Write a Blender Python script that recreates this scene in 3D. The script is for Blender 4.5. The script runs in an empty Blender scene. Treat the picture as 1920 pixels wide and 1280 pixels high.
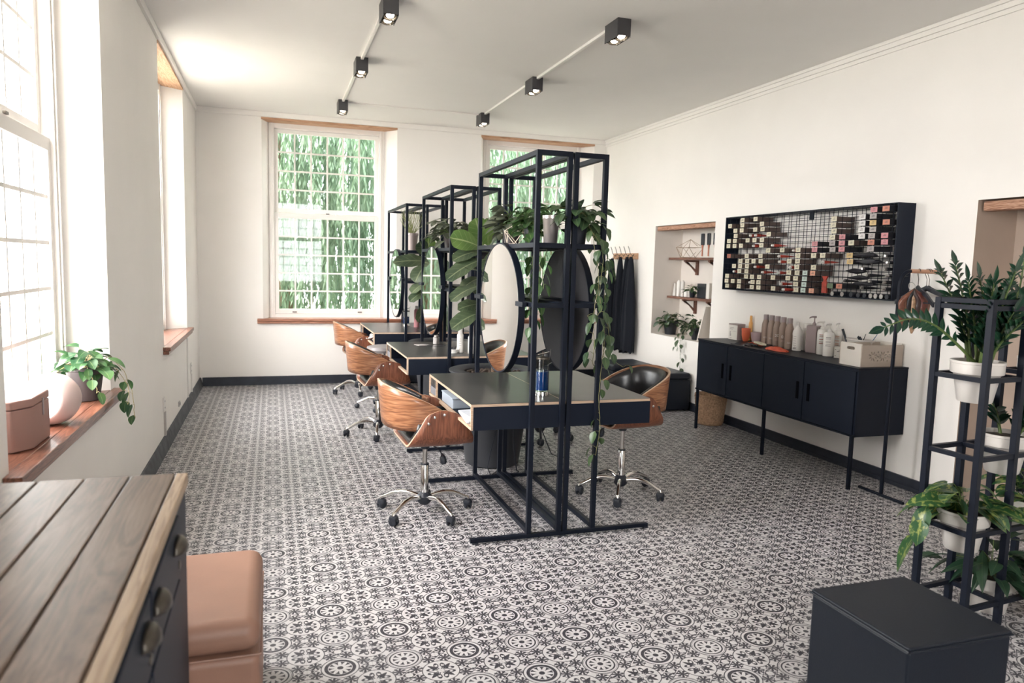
import bpy, bmesh, math, random
from mathutils import Vector, Matrix, noise
random.seed(7)
S = bpy.context.scene
COL = S.collection
PI = math.pi
# ---------------------------------------------------------------- camera
F_PX = 1371.487
cam_d = bpy.data.cameras.new('camera'); cam = bpy.data.objects.new('camera', cam_d); COL.objects.link(cam)
cam_d.sensor_width = 36.0; cam_d.lens = F_PX / 1920 * 36.0
cam_d.clip_start = 0.05; cam_d.clip_end = 200
cR = Vector((0.9506664, -0.30911306, 0.02612491)); cU = Vector((0.00769505, 0.10768757, 0.994155)); cF = Vector((0.31011962, 0.94490873, -0.10475359))
M = Matrix((cR, cU, -cF)).transposed().to_4x4(); M.translation = Vector((0.80519, 0.0, 1.48116))
cam.matrix_world = M
cam_d.dof.use_dof = True; cam_d.dof.focus_distance = 4.4; cam_d.dof.aperture_fstop = 3.2
S.camera = cam
# ---------------------------------------------------------------- room numbers (metres)
XR, YB, H = 4.985, 8.98, 3.127
YF = -2.0
# ---------------------------------------------------------------- world, sun, exposure
w = bpy.data.worlds.new('sky'); S.world = w; w.use_nodes = True
nt = w.node_tree; nt.nodes.clear()
wo = nt.nodes.new('ShaderNodeOutputWorld'); bg = nt.nodes.new('ShaderNodeBackground')
tc = nt.nodes.new('ShaderNodeTexCoord'); dt = nt.nodes.new('ShaderNodeVectorMath'); dt.operation = 'DOT_PRODUCT'
cr = nt.nodes.new('ShaderNodeValToRGB'); mr = nt.nodes.new('ShaderNodeMapRange')
# hazy sky, far brighter on the left (sun side) than beyond the end wall
SUNSIDE = Vector((-1.0, -0.40, 0.60)).normalized()
nt.links.new(tc.outputs['Generated'], dt.inputs[0]); dt.inputs[1].default_value = SUNSIDE
nt.links.new(dt.outputs['Value'], cr.inputs[0]); nt.links.new(dt.outputs['Value'], mr.inputs[0])
cr.color_ramp.elements[0].position = 0.0; cr.color_ramp.elements[0].color = (0.92, 0.98, 1.0, 1)
cr.color_ramp.elements[1].position = 0.7; cr.color_ramp.elements[1].color = (1.0, 0.985, 0.97, 1)
mr.inputs['From Min'].default_value = -0.1; mr.inputs['From Max'].default_value = 0.9
mr.inputs['To Min'].default_value = 5.5; mr.inputs['To Max'].default_value = 15.0
nt.links.new(mr.outputs[0], bg.inputs['Strength'])
nt.links.new(cr.outputs[0], bg.inputs['Color']); nt.links.new(bg.outputs[0], wo.inputs['Surface'])
vs = S.view_settings
S.display_settings.display_device = 'sRGB'
vs.view_transform = 'Standard'; vs.look = 'None'; vs.gamma = 1.0; vs.use_curve_mapping = False
vs.exposure = 1.2
def portal(name, loc, rot, sx_, sy_):
    l = bpy.data.lights.new(name, 'AREA'); l.shape = 'RECTANGLE'; l.size = sx_; l.size_y = sy_
    l.cycles.is_portal = True
    o = bpy.data.objects.new(name, l); COL.objects.link(o); o.location = loc; o.rotation_euler = rot
for i, yc in enumerate((3.43, 7.0)):
    portal('window_portal', (-0.42, yc, 1.93), (0, -PI/2, 0), 2.4, 1.5)
for xc in (1.435, 4.03):
    portal('window_portal', (xc, YB + 0.42, 1.93), (-PI/2, 0, 0), 1.5, 2.4)
for xc in (1.47,):  # portal of the added fill window
    portal('window_portal', (xc, YF - 0.42, 1.93), (PI/2, 0, 0), 1.5, 2.4)
# ---------------------------------------------------------------- materials
class X:
    """tiny arithmetic on shader sockets"""
    def __init__(s, t, v): s.t, s.v = t, v
    def op(s, o, b=None, c=None):
        n = s.t.nodes.new('ShaderNodeMath'); n.operation = o
        for i, q in enumerate((s, b, c)):
            if q is None: continue
            q = q.v if isinstance(q, X) else q
            if isinstance(q, (int, float)): n.inputs[i].default_value = q
            else: s.t.links.new(q, n.inputs[i])
        return X(s.t, n.outputs[0])
    def __add__(s, b): return s.op('ADD', b)
    def __sub__(s, b): return s.op('SUBTRACT', b)
    def __mul__(s, b): return s.op('MULTIPLY', b)
    def __truediv__(s, b): return s.op('DIVIDE', b)
    def __rsub__(s, b): return X(s.t, b).op('SUBTRACT', s)
    def lt(s, b): return s.op('LESS_THAN', b)
    def gt(s, b): return s.op('GREATER_THAN', b)
    def mx(s, b): return s.op('MAXIMUM', b)
    def mn(s, b): return s.op('MINIMUM', b)
    def ab(s): return s.op('ABSOLUTE')
    def band(s, c, h): return (s - c).ab().lt(h)
def newmat(name):
    m = bpy.data.materials.new(name); m.use_nodes = True
    t = m.node_tree; b = t.nodes['Principled BSDF']
    return m, t, b
def noise_node(t, scale, detail=3, vec=None, rough=.55, dist=0.0, mapscale=None):
    n = t.nodes.new('ShaderNodeTexNoise'); n.inputs['Scale'].default_value = scale; n.inputs['Detail'].default_value = detail
    n.inputs['Roughness'].default_value = rough; n.inputs['Distortion'].default_value = dist
    if vec is None:
        c = t.nodes.new('ShaderNodeTexCoord'); vec = c.outputs['Object']
    if mapscale:
        mp = t.nodes.new('ShaderNodeMapping'); mp.inputs['Scale'].default_value = mapscale; t.links.new(vec, mp.inputs[0]); vec = mp.outputs[0]
    t.links.new(vec, n.inputs['Vector']); return n
def ramp(t, fac, stops):
    r = t.nodes.new('ShaderNodeValToRGB'); e = r.color_ramp.elements
    while len(e) < len(stops): e.new(0.5)
    for q, (p, c) in zip(e, stops): q.position = p; q.color = (*c, 1)
    t.links.new(fac, r.inputs[0]); return r
def mat(name, col, rough=.5, metal=0.0, var=0.0, vscale=8, bump=0.0, bscale=40, spec=.5, trans=None, coat=0):
    m, t, b = newmat(name)
    b.inputs['Roughness'].default_value = rough; b.inputs['Metallic'].default_value = metal
    b.inputs['Specular IOR Level'].default_value = spec; b.inputs['Coat Weight'].default_value = coat
    if var:
        n = noise_node(t, vscale)
        lo = tuple(max(0, c * (1 - var)) for c in col); hi = tuple(min(1, c * (1 + var)) for c in col)
        r = ramp(t, n.outputs['Fac'], [(.3, lo), (.7, hi)]); t.links.new(r.outputs[0], b.inputs['Base Color'])
    else: b.inputs['Base Color'].default_value = (*col, 1)
    if bump:
        n = noise_node(t, bscale, 4); bp_ = t.nodes.new('ShaderNodeBump'); bp_.inputs['Strength'].default_value = bump
        bp_.inputs['Distance'].default_value = .01; t.links.new(n.outputs['Fac'], bp_.inputs['Height']); t.links.new(bp_.outputs[0], b.inputs['Normal'])
    return m
def wood(name, c1, c2, c3, axis='X', scale=1.0, rough=.4, fig=1.0, coat=0):
    """grain stretched along one object axis"""
    m, t, b = newmat(name)
    ms = {'X': (.6, 9, 9), 'Y': (9, .6, 9), 'Z': (9, 9, .6), 'H': (.8, .8, 10)}[axis]
    n1 = noise_node(t, 1.6 * scale, 4, mapscale=ms, dist=1.2 * fig)
    n2 = noise_node(t, 14 * scale, 5, mapscale=ms)
    a = (X(t, n1.outputs['Fac']) * 9.0).op('FRACT')
    a = (a - .5).ab() * 2.0
    f = a * .45 + X(t, n2.outputs['Fac']) * .55
    r = ramp(t, f.v, [(.2, c1), (.5, c2), (.85, c3)])
    t.links.new(r.outputs[0], b.inputs['Base Color']); b.inputs['Roughness'].default_value = rough; b.inputs['Coat Weight'].default_value = coat
    return m
def emis(name, col, strength):
    m = bpy.data.materials.new(name); m.use_nodes = True; t = m.node_tree; t.nodes.clear()
    e = t.nodes.new('ShaderNodeEmission'); e.inputs[0].default_value = (*col, 1); e.inputs[1].default_value = strength
    o = t.nodes.new('ShaderNodeOutputMaterial'); t.links.new(e.outputs[0], o.inputs[0]); return m
def glass(name, tint=(1, 1, 1), refl=.08):
    m = bpy.data.materials.new(name); m.use_nodes = True; t = m.node_tree; t.nodes.clear()
    a = t.nodes.new('ShaderNodeBsdfTransparent'); a.inputs[0].default_value = (*tint, 1)
    g = t.nodes.new('ShaderNodeBsdfGlossy'); g.inputs['Roughness'].default_value = .02
    lw = t.nodes.new('ShaderNodeLayerWeight'); lw.inputs['Blend'].default_value = .5
    f = (X(t, lw.outputs['Facing']).op('POWER', 5.0) * .5 + .025)
    x = t.nodes.new('ShaderNodeMixShader'); o = t.nodes.new('ShaderNodeOutputMaterial')
    t.links.new(f.v, x.inputs[0]); t.links.new(a.outputs[0], x.inputs[1]); t.links.new(g.outputs[0], x.inputs[2]); t.links.new(x.outputs[0], o.inputs[0])
    return m
def leafmat(name, c1, c2, vein=(.45, .55, .3), rough=.35, vs_=6, variegated=None, transl=.25, veins=0):
    m, t, b = newmat(name)
    n = noise_node(t, vs_, 2)
    r = ramp(t, n.outputs['Fac'], [(.35, c1), (.65, c2)])
    col = r.outputs[0]
    uv = t.nodes.new('ShaderNodeUVMap'); sp = t.nodes.new('ShaderNodeSeparateXYZ'); t.links.new(uv.outputs[0], sp.inputs[0])
    u = X(t, sp.outputs[0]); v = X(t, sp.outputs[1])
    mask = (u - .5).ab().lt(.035)
    if veins:
        q = ((v * veins - (u - .5).ab() * (veins * .45)).op('FRACT') - .5).ab().lt(.06)
        mask = mask.mx(q * .28)
    mx_ = t.nodes.new('ShaderNodeMixRGB'); t.links.new((mask * .5).v, mx_.inputs[0]); t.links.new(col, mx_.inputs[1]); mx_.inputs[2].default_value = (*vein, 1); col = mx_.outputs[0]
    if variegated:
        n3 = noise_node(t, 45, 3, mapscale=(1, 1, .5)); k = (X(t, n3.outputs['Fac']) - .53).op('MULTIPLY', 12).mx(0).mn(1)
        m2 = t.nodes.new('ShaderNodeMixRGB'); t.links.new((k * .8).v, m2.inputs[0]); t.links.new(col, m2.inputs[1]); m2.inputs[2].default_value = (*variegated, 1); col = m2.outputs[0]
    t.links.new(col, b.inputs['Base Color']); b.inputs['Roughness'].default_value = rough
    tr = t.nodes.new('ShaderNodeBsdfTranslucent'); t.links.new(col, tr.inputs[0])
    mxs = t.nodes.new('ShaderNodeMixShader'); mxs.inputs[0].default_value = transl
    t.links.new(b.outputs[0], mxs.inputs[1]); t.links.new(tr.outputs[0], mxs.inputs[2]); t.links.new(mxs.outputs[0], t.nodes['Material Output'].inputs[0])
    return m
WALL = mat('plaster_wall', (.87, .835, .795), .85, var=.02, vscale=1.5, bump=.05, bscale=12)
CEIL = mat('plaster_ceiling', (.85, .825, .80), .9, var=.02, vscale=1.2, bump=.04, bscale=8)
PAINT = mat('window_paint', (.84, .80, .76), .45)
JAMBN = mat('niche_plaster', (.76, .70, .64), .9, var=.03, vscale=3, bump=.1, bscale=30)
NICHE2 = mat('shaded_taupe_plaster', (.42, .33, .27), .9, var=.06, vscale=3, bump=.1, bscale=30)  # taupe plaster, colour darkened to hold the niche's grazing shade
BLACKBB = mat('baseboard_black', (.018, .022, .034), .45, var=.2, vscale=10)
GREYBB = mat('scuffed_floor_edge', (.075, .08, .09), .7, var=.35, vscale=12, bump=.2)
STEEL = mat('black_powder_steel', (.0075, .010, .018), .42, spec=.16)
STEEL2 = mat('dark_blue_steel', (.009, .013, .024), .45, spec=.16)
LAMIN = None
SILLW = wood('sill_wood', (.08, .028, .016), (.18, .062, .036), (.30, .13, .08), 'Y', 1.2, .35, coat=.3)
SILLX = wood('sill_wood_x', (.22, .085, .045), (.32, .13, .075), (.42, .20, .12), 'X', 1.2, .35, coat=.2)
LINT = wood('lintel_wood', (.40, .22, .12), (.55, .33, .20), (.68, .45, .30), 'Y', 1, .6)
LINTX = wood('lintel_wood_x', (.30, .15, .08), (.50, .28, .17), (.62, .40, .26), 'X', 1, .6)
WALN = wood('walnut_veneer', (.13, .04, .018), (.30, .105, .045), (.47, .20, .09), 'X', .9, .36, fig=1.0, coat=.15)
WALNY = wood('walnut_veneer_y', (.13, .048, .022), (.29, .120, .056), (.45, .230, .120), 'H', .9, .36, fig=.7, coat=.15)
WALND = wood('walnut_side', (.10, .03, .015), (.19, .062, .03), (.27, .10, .052), 'Z', 1.3, .38, coat=.15)
PLY = wood('plywood_edge', (.48, .32, .21), (.58, .41, .29), (.66, .50, .37), 'X', 2, .5)
PLYL = mat('plywood_edge_light', (.62, .46, .34), .5, var=.12, vscale=30)
DARKW = wood('shelf_wood', (.09, .035, .022), (.16, .065, .042), (.24, .11, .07), 'Y', 1, .5)
OLDW = wood('old_lintel', (.16, .07, .04), (.42, .22, .14), (.55, .36, .26), 'Y', 1.6, .8)
COPPER = wood('rail_wood', (.42, .20, .12), (.52, .27, .17), (.60, .34, .22), 'X', 1, .45)
HOOKW = wood('hook_rail_wood', (.38, .19, .10), (.52, .29, .17), (.60, .37, .24), 'Y', 1, .5)
CHROME = mat('chrome', (.78, .76, .74), .12, 1.0)
BRUSH = mat('brushed_steel', (.55, .52, .50), .3, 1.0, var=.1)
BRONZE = mat('bronze', (.10, .085, .07), .35, .8)
RUBBER = mat('black_plastic', (.018, .021, .030), .45)
LEATHER = mat('black_leather', (.009, .012, .019), .42, bump=.06, bscale=160, spec=.24)
PADM = mat('chair_black_leather', (.020, .020, .022), .30, bump=.05, bscale=120, spec=.6)
PINKL = mat('tan_leather', (.31, .165, .115), .48, var=.08, vscale=4, bump=.06, bscale=140)
ROSE = mat('rose_plastic', (.33, .185, .155), .45)
WHITEP = mat('white_plastic', (.80, .77, .73), .35)
WHITEM = mat('white_matte', (.74, .70, .66), .7)
CERAM = mat('white_ceramic', (.66, .62, .58), .3, var=.03)
GLASSW = glass('window_glass')
GLASSC = glass('clear_glass', (.93, .95, .95))
MIRROR = mat('mirror_glass', (.93, .93, .92), .015, 1.0)
FELT = mat('mirror_back', (.045, .043, .048), .8, bump=.1, bscale=200)
BLUEL = mat('blue_liquid', (.003, .026, .11), .12, spec=.7)
CAPE = mat('black_cloth', (.012, .014, .020), .85, bump=.15, bscale=90, spec=.2)
SOIL = mat('soil', (.045, .03, .022), .95, var=.5, vscale=60, bump=.6, bscale=90)
PLANTER = mat('charcoal_planter', (.028, .030, .036), .5, var=.15, vscale=4)
POTD = mat('dark_pot', (.055, .042, .042), .45)
BLKPOT = mat('black_pot', (.012, .014, .02), .5)
SILVER = mat('silver_pot', (.62, .56, .54), .28, .85)
BASKET = mat('basket_straw', (.36, .22, .13), .8, var=.35, vscale=60, bump=.8, bscale=70)
BROWNBTL = mat('taupe_bottle', (.30, .215, .175), .45)
MAUVE = mat('mauve_plastic', (.30, .235, .235), .4)
ORANGE = mat('orange_plastic', (.62, .13, .06), .4)
ORAL = mat('amber_bottle', (.72, .36, .10), .35)
BOWLM = mat('mauve_bowl', (.42, .31, .32), .4)
REDF = mat('red_foil', (.42, .055, .035), .35, var=.3, vscale=30)
REDP = mat('orange_red_fabric', (.60, .10, .05), .6, var=.2, vscale=30, bump=.3)
CARDW = mat('white_card', (.74, .71, .66), .6)
CRATEW = mat('crate_white', (.72, .67, .61), .6)
CRATES = mat('crate_side', (.52, .44, .37), .65)
INK = mat('dark_ink', (.10, .09, .09), .7)
INKW = mat('white_ink', (.80, .76, .72), .6)
DYE = mat('dye_box_brown', (.105, .072, .062), .6, var=.12, vscale=20)
DYED = mat('dye_box_black', (.022, .022, .028), .5)
LAB = {'c': mat('label_cream', (.70, .65, .50), .6), 'g': mat('label_grey', (.42, .38, .37), .6), 'p': mat('label_pink', (.60, .27, .29), .6),
       'o': mat('label_orange', (.58, .24, .17), .6), 'w': mat('label_white', (.72, .70, .68), .6), 'y': mat('label_yellow', (.62, .45, .22), .6),
       'm': mat('label_mint', (.55, .66, .60), .6), 's': mat('label_salmon', (.74, .38, .27), .6), 'd': mat('label_green', (.16, .22, .13), .6), 'r': mat('label_rust', (.40, .14, .10), .6)}
LAMPE = emis('lamp_glow', (1.0, .86, .66), 7)
LAMPR = mat('lamp_reflector', (.16, .14, .12), .25, .8)
LAMPF = mat('lamp_housing', (.040, .038, .042), .4)
GLOWF = emis('round_lamp_face', (1.0, .97, .93), 1.3)
PAPER = mat('paper', (.62, .66, .72), .7, var=.1, vscale=25)
TRANSL = mat('frosted_box', (.42, .48, .56), .4)
WIREG = mat('gold_wire', (.42, .30, .20), .35, .7)
WIREL = mat('pale_wire', (.70, .60, .50), .4)
TRUNK = mat('bark', (.16, .10, .06), .8, var=.3, vscale=30)
STEMG = mat('green_stem', (.10, .15, .04), .5, var=.2)
STEMP = mat('pale_stem', (.45, .36, .18), .5, var=.2)
L_POTH = leafmat('pothos_leaf', (.035, .085, .028), (.075, .15, .045), (.25, .32, .12))
L_SILL = leafmat('sill_plant_leaf', (.025, .085, .035), (.085, .17, .055), (.25, .35, .15), transl=.25)
L_FIG = leafmat('fig_leaf', (.024, .046, .024), (.080, .108, .055), (.30, .33, .19), .38, 5, veins=6, transl=.15)
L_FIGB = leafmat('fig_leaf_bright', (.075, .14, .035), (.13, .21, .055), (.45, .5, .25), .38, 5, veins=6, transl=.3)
L_PEP = leafmat('peperomia_leaf', (.075, .09, .06), (.19, .205, .145), (.3, .32, .2), .45)
L_PHIL = leafmat('philodendron_leaf', (.028, .06, .028), (.085, .14, .06), (.2, .25, .12))
L_ZZ = leafmat('zz_leaf', (.012, .045, .028), (.03, .085, .045), (.07, .14, .06), .22)
L_VAR = leafmat('variegated_leaf', (.025, .085, .035), (.05, .14, .045), (.35, .42, .12), .3, variegated=(.38, .42, .12))
L_SPATH = leafmat('lily_leaf', (.018, .05, .028), (.04, .085, .045), (.10, .15, .08), .3)
L_TREE = leafmat('outside_leaf', (.095, .165, .105), (.20, .28, .19), (.3, .45, .2), .5, 1.2, transl=.45)
L_TREED = leafmat('outside_leaf_deep', (.065, .125, .085), (.13, .20, .14), (.2, .3, .15), .5, 1.0, transl=.45)
GROUND = mat('garden_ground', (.36, .34, .28), .9, var=.2, vscale=2)
# black laminate: reads dark grey-brown, satin
LAMIN = mat('black_laminate', (.037, .035, .034), .34, var=.22, vscale=5, spec=.6)
def planks_mat():
    m, t, b = newmat('stained_planks')
    n1 = noise_node(t, 2.2, 4, mapscale=(9, .7, 9), dist=1.0); n2 = noise_node(t, 18, 5, mapscale=(9, .5, 9)); n3 = noise_node(t, 2.5, 3)
    a = (X(t, n1.outputs['Fac']) * 7.0).op('FRACT'); a = (a - .5).ab() * 2
    f = a * .22 + X(t, n2.outputs['Fac']) * .4 + X(t, n3.outputs['Fac']) * .38
    r = ramp(t, f.v, [(.25, (.062, .038, .027)), (.5, (.155, .098, .068)), (.75, (.26, .18, .132))])
    t.links.new(r.outputs[0], b.inputs['Base Color']); b.inputs['Roughness'].default_value = .42
    return m
PLANK = planks_mat()
PLANKE = wood('plank_lip', (.30, .20, .13), (.46, .33, .22), (.56, .43, .31), 'Y', 1, .5)
def floor_mat():
    m, t, b = newmat('patterned_tile')
    tcn = t.nodes.new('ShaderNodeTexCoord'); sp = t.nodes.new('ShaderNodeSeparateXYZ'); t.links.new(tcn.outputs['Object'], sp.inputs[0])
    px = (X(t, sp.outputs[0]) - 1.729) / .2335; py = (X(t, sp.outputs[1]) - 2.591) / .229
    ix = px.op('ROUND'); iy = py.op('ROUND')
    a = px - ix; c = py - iy
    par = ((ix + iy) * .5).op('FRACT').ab().gt(.25)          # the two rosettes alternate
    r1 = (a * a + c * c).op('SQRT'); th = c.op('ARCTAN2', a)
    ax = a.ab(); ay = c.ab(); fx = ax.mx(ay); fy = ax.mn(ay)
    dark = r1.band(.291, .008)
    # rosette
    thick = r1.band(.216, .028); thin = r1.band(.228, .013).mx(r1.band(.268, .003))
    dark = dark.mx(thick * par).mx(thin * (1 - par))
    dark = dark.mx(r1.lt(.048))
    sc = (th * 5.0).op('SINE').ab()
    petal = sc.lt((r1 - .075) * 9.0) * r1.gt(.085) * r1.lt(.178)
    dark = dark.mx(petal)
    # fleuron centred on the tile corners
    gx = .5 - ax; gy = .5 - ay
    r2 = (gx * gx + gy * gy).op('SQRT')
    dark = dark.mx(r2.band(.291, .0075))
    d1 = (gx + gy) * .7071; d2 = (gx - gy).ab() * .7071
    leaf = d2.lt(((d1 - .05) / .21 * PI).op('SINE') * .034) * d1.gt(.05) * d1.lt(.26)
    dark = dark.mx(leaf)
    hx = gx.mx(gy); hy = gx.mn(gy)
    e = (((hx - .155) / .070).op('POWER', 2) + ((hy - .052) / .040).op('POWER', 2)).op('SQRT')
    drop = e.lt(1.0) * e.gt(.56)
    drop = drop.mx((((hx - .185) / .018).op('POWER', 2) + ((hy - .058) / .013).op('POWER', 2)).lt(1.0))
    dark = dark.mx(drop)
    stem = (hy - hx * .42).ab().lt(.010) * hx.gt(.045) * hx.lt(.13)
    dark = dark.mx(stem)
    # small four-lobed diamond on the tile edges
    sxx = .5 - fx; s1 = sxx + fy
    out = r1.gt(.3) * r2.gt(.3)
    dia = s1.band(.100, .011)
    lob = (((sxx - .035).op('POWER', 2) + (fy - .035).op('POWER', 2)).op('SQRT')).gt(.03) * s1.lt(.09) * s1.gt(.062)
    dark = dark.mx(dia).mx(lob)
    # palmettes
    qx = fx - .368; qy = fy - .132
    rq = (qx * qx + qy * qy).op('SQRT'); tq = qy.op('ARCTAN2', qx)
    ray = (((tq * 3.5 + .6).op('COSINE').ab()) * .088 + .024)
    pal = rq.lt(ray) * (1 - (((tq * 3.5 + .6).op('COSINE').ab()).lt(.20) * rq.gt(.03)))
    outl = (qx.ab() * .9 + qy.ab() * .75).band(.100, .007)
    dark = dark.mx(pal * out).mx(outl * out * s1.gt(.105))
    # grout hairlines
    joint = (gx.lt(.0035)).mx(gy.lt(.0035))
    base = noise_node(t, 1.3, 3); wr = noise_node(t, 60, 3)
    rl = ramp(t, base.outputs['Fac'], [(.3, (.48, .465, .47)), (.7, (.54, .525, .53))])
    rd = ramp(t, wr.outputs['Fac'], [(.3, (.036, .035, .045)), (.7, (.065, .063, .074))])
    mixc = t.nodes.new('ShaderNodeMixRGB'); t.links.new((dark.mx(joint * .25)).v, mixc.inputs[0]); t.links.new(rl.outputs[0], mixc.inputs[1]); t.links.new(rd.outputs[0], mixc.inputs[2])
    t.links.new(mixc.outputs[0], b.inputs['Base Color']); b.inputs['Roughness'].default_value = .42; b.inputs['Specular IOR Level'].default_value = .35
    return m
TILE = floor_mat()

SLOT = mat('black_slot', (.002, .002, .004), .8, spec=.05)
# ---------------------------------------------------------------- mesh builder
class MB:
    def __init__(s): s.b = bmesh.new(); s.uv = s.b.loops.layers.uv.new('UVMap'); s.mi = 0
    def face(s, vs, uvs=None):
        try: f = s.b.faces.new(vs)
        except ValueError: return None
        f.material_index = s.mi
        if uvs:
            for l, q in zip(f.loops, uvs): l[s.uv].uv = q
        return f
    def box(s, x0, y0, z0, x1, y1, z1, rz=0, c=None):
        P = [(x0,y0,z0),(x1,y0,z0),(x1,y1,z0),(x0,y1,z0),(x0,y0,z1),(x1,y0,z1),(x1,y1,z1),(x0,y1,z1)]
        if rz:
            cx, cy = c or ((x0+x1)/2, (y0+y1)/2); k, q = math.cos(rz), math.sin(rz)
            P = [(cx+(x-cx)*k-(y-cy)*q, cy+(x-cx)*q+(y-cy)*k, z) for x, y, z in P]
        v = [s.b.verts.new(p) for p in P]
        for f in ((0,3,2,1),(4,5,6,7),(0,1,5,4),(1,2,6,5),(2,3,7,6),(3,0,4,7)): s.face([v[i] for i in f])
        return s
    def hexa(s, P):
        v = [s.b.verts.new(p) for p in P]
        for f in ((0,3,2,1),(4,5,6,7),(0,1,5,4),(1,2,6,5),(2,3,7,6),(3,0,4,7)): s.face([v[i] for i in f])
        return s
    def rings(s, R, close=True, cap=True):
        V = [[s.b.verts.new(p) for p in r] for r in R]
        n = len(V[0])
        for a, c in zip(V, V[1:]):
            for i in range(n if close else n-1):
                j = (i+1) % n; s.face([a[i], a[j], c[j], c[i]])
        if cap and close: s.face(V[0][::-1]); s.face(V[-1])
        return V
    def tube(s, pts, r, n=8, cap=True):
        pts = [Vector(p) for p in pts]; R = []
        up = Vector((0, 0, 1)); u = None
        for i, p in enumerate(pts):
            d = (pts[min(i+1, len(pts)-1)] - pts[max(i-1, 0)])
            if d.length < 1e-9: d = Vector((0,0,1))
            d.normalize()
            if u is None: u = d.cross(up if abs(d.z) < .95 else Vector((1, 0, 0))).normalized()
            else: u = (u - d * u.dot(d)).normalized()
            v = d.cross(u); rr = r[i] if isinstance(r, (list, tuple)) else r
            R.append([p + (u*math.cos(2*PI*k/n) + v*math.sin(2*PI*k/n))*rr for k in range(n)])
        s.rings(R, True, cap); return s
    def sqtube(s, p0, p1, a, b=None):
        """square bar between two points, axis aligned"""
        b = b or a; p0, p1 = Vector(p0), Vector(p1)
        lo = Vector([min(p0[i], p1[i]) for i in range(3)]); hi = Vector([max(p0[i], p1[i]) for i in range(3)])
        for i in range(3):
            if hi[i]-lo[i] < 1e-6: lo[i] -= a/2; hi[i] += a/2
        return s.box(*lo, *hi)
    def cyl(s, p0, p1, r0, r1=None, n=20): return s.tube([p0, p1], [r0, r0 if r1 is None else r1], n)
    def lathe(s, prof, c=(0,0,0), n=28, sx=1, sy=1):
        R = [[(c[0]+r*sx*math.cos(2*PI*k/n), c[1]+r*sy*math.sin(2*PI*k/n), c[2]+z) for k in range(n)] for r, z in prof]
        s.rings(R, True, True); return s
    def lathe_ax(s, prof, c, axis, n=28):
        """profile (radius, distance along axis) about any axis"""
        ax = Vector(axis).normalized(); u = ax.orthogonal().normalized(); v = ax.cross(u); c = Vector(c)
        R = [[c + ax*z + (u*math.cos(2*PI*k/n)+v*math.sin(2*PI*k/n))*r for k in range(n)] for r, z in prof]
        s.rings(R, True, True); return s
    def sphere(s, c, r, n=12, sz=1):
        return s.lathe([(max(1e-4, r*math.sin(PI*i/n)), -r*sz*math.cos(PI*i/n)) for i in range(n+1)], c, n*2)
    def extr(s, P, fn0, fn1):
        """closed outline P (2D) swept from fn0(p) to fn1(p)"""
        s.rings([[fn0(p) for p in P], [fn1(p) for p in P]]); return s
    def leaf(s, base, tip, nrm, wd, kind='heart', droop=0.0, fold=.15, ruf=0.0, nt=7, ns=4):
        base, tip, nrm = Vector(base), Vector(tip), Vector(nrm)
        ax = tip - base; L = ax.length
        if L < 1e-6: return s
        ax.normalize(); nrm = nrm - ax*nrm.dot(ax)
        if nrm.length < 1e-4: nrm = ax.orthogonal()
        nrm.normalize(); sd = ax.cross(nrm)
        R = []; ph = random.random()*6
        for i in range(nt+1):
            t = i/nt
            if kind == 'heart': f = math.sin(PI*t**.70)**.72 if 0 < t < 1 else 0
            elif kind == 'fig': f = .32+.68*math.sin(PI*(t**1.35)*.86+.12) if t < .93 else .55*(1-t)/.07
            elif kind == 'long': f = math.sin(PI*t**.85)
            elif kind == 'round': f = math.sin(PI*t)**.6
            else: f = math.sin(PI*t)
            if t == 0: f = .08
            if t == 1: f = .0
            f = max(f, 0.0)*wd*.5
            c = base + ax*(L*t) + nrm*(droop*L*math.sin(PI*t)) + Vector((0, 0, -1))*(abs(droop)*L*.6*t*t)
            row = []
            for k in range(ns+1):
                q = 2*k/ns - 1
                row.append(c + sd*(f*q) + nrm*(fold*abs(q)*f + ruf*L*q*q*math.sin(t*17+ph+q*2)))
            R.append(row)
        V = [[s.b.verts.new(p) for p in r] for r in R]
        for i in range(nt):
            for k in range(ns):
                s.face([V[i][k], V[i][k+1], V[i+1][k+1], V[i+1][k]], [(k/ns, i/nt), ((k+1)/ns, i/nt), ((k+1)/ns, (i+1)/nt), (k/ns, (i+1)/nt)])
        return s
    def build(s, name, mats, parent=None, bevel=0, world=True, smooth=True, ang=38, solid=0, rim=None, sub=0, seg=2):
        me = bpy.data.meshes.new(name)
        if parent is not None and world:
            o = parent.get('_o'); off = Vector(parent.location) if o is None else Vector(o)
            bmesh.ops.translate(s.b, verts=s.b.verts, vec=-off)
        bmesh.ops.recalc_face_normals(s.b, faces=s.b.faces) if smooth != 'leaf' else None
        s.b.to_mesh(me); s.b.free()
        mats = mats if isinstance(mats, (list, tuple)) else [mats]
        for m in mats: me.materials.append(m)
        if smooth:
            for p in me.polygons: p.use_smooth = True
            if smooth != 'leaf': me.set_sharp_from_angle(angle=math.radians(ang))
        o = bpy.data.objects.new(name, me); COL.objects.link(o)
        if parent is not None: o.parent = parent
        if solid:
            md = o.modifiers.new('solid', 'SOLIDIFY'); md.thickness = solid; md.offset = 0
            if rim is not None: md.material_offset_rim = rim
        if sub:
            md = o.modifiers.new('sub', 'SUBSURF'); md.levels = sub; md.render_levels = sub
        if bevel:
            md = o.modifiers.new('bevel', 'BEVEL'); md.width = bevel; md.segments = seg; md.limit_method = 'ANGLE'; md.angle_limit = math.radians(50)
            md.harden_normals = True
        return o
def tag(o, label, cat, group=None, kind=None):
    if label: o['label'] = label
    if cat: o['category'] = cat
    if group: o['group'] = group
    if kind: o['kind'] = kind
    return o
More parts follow.
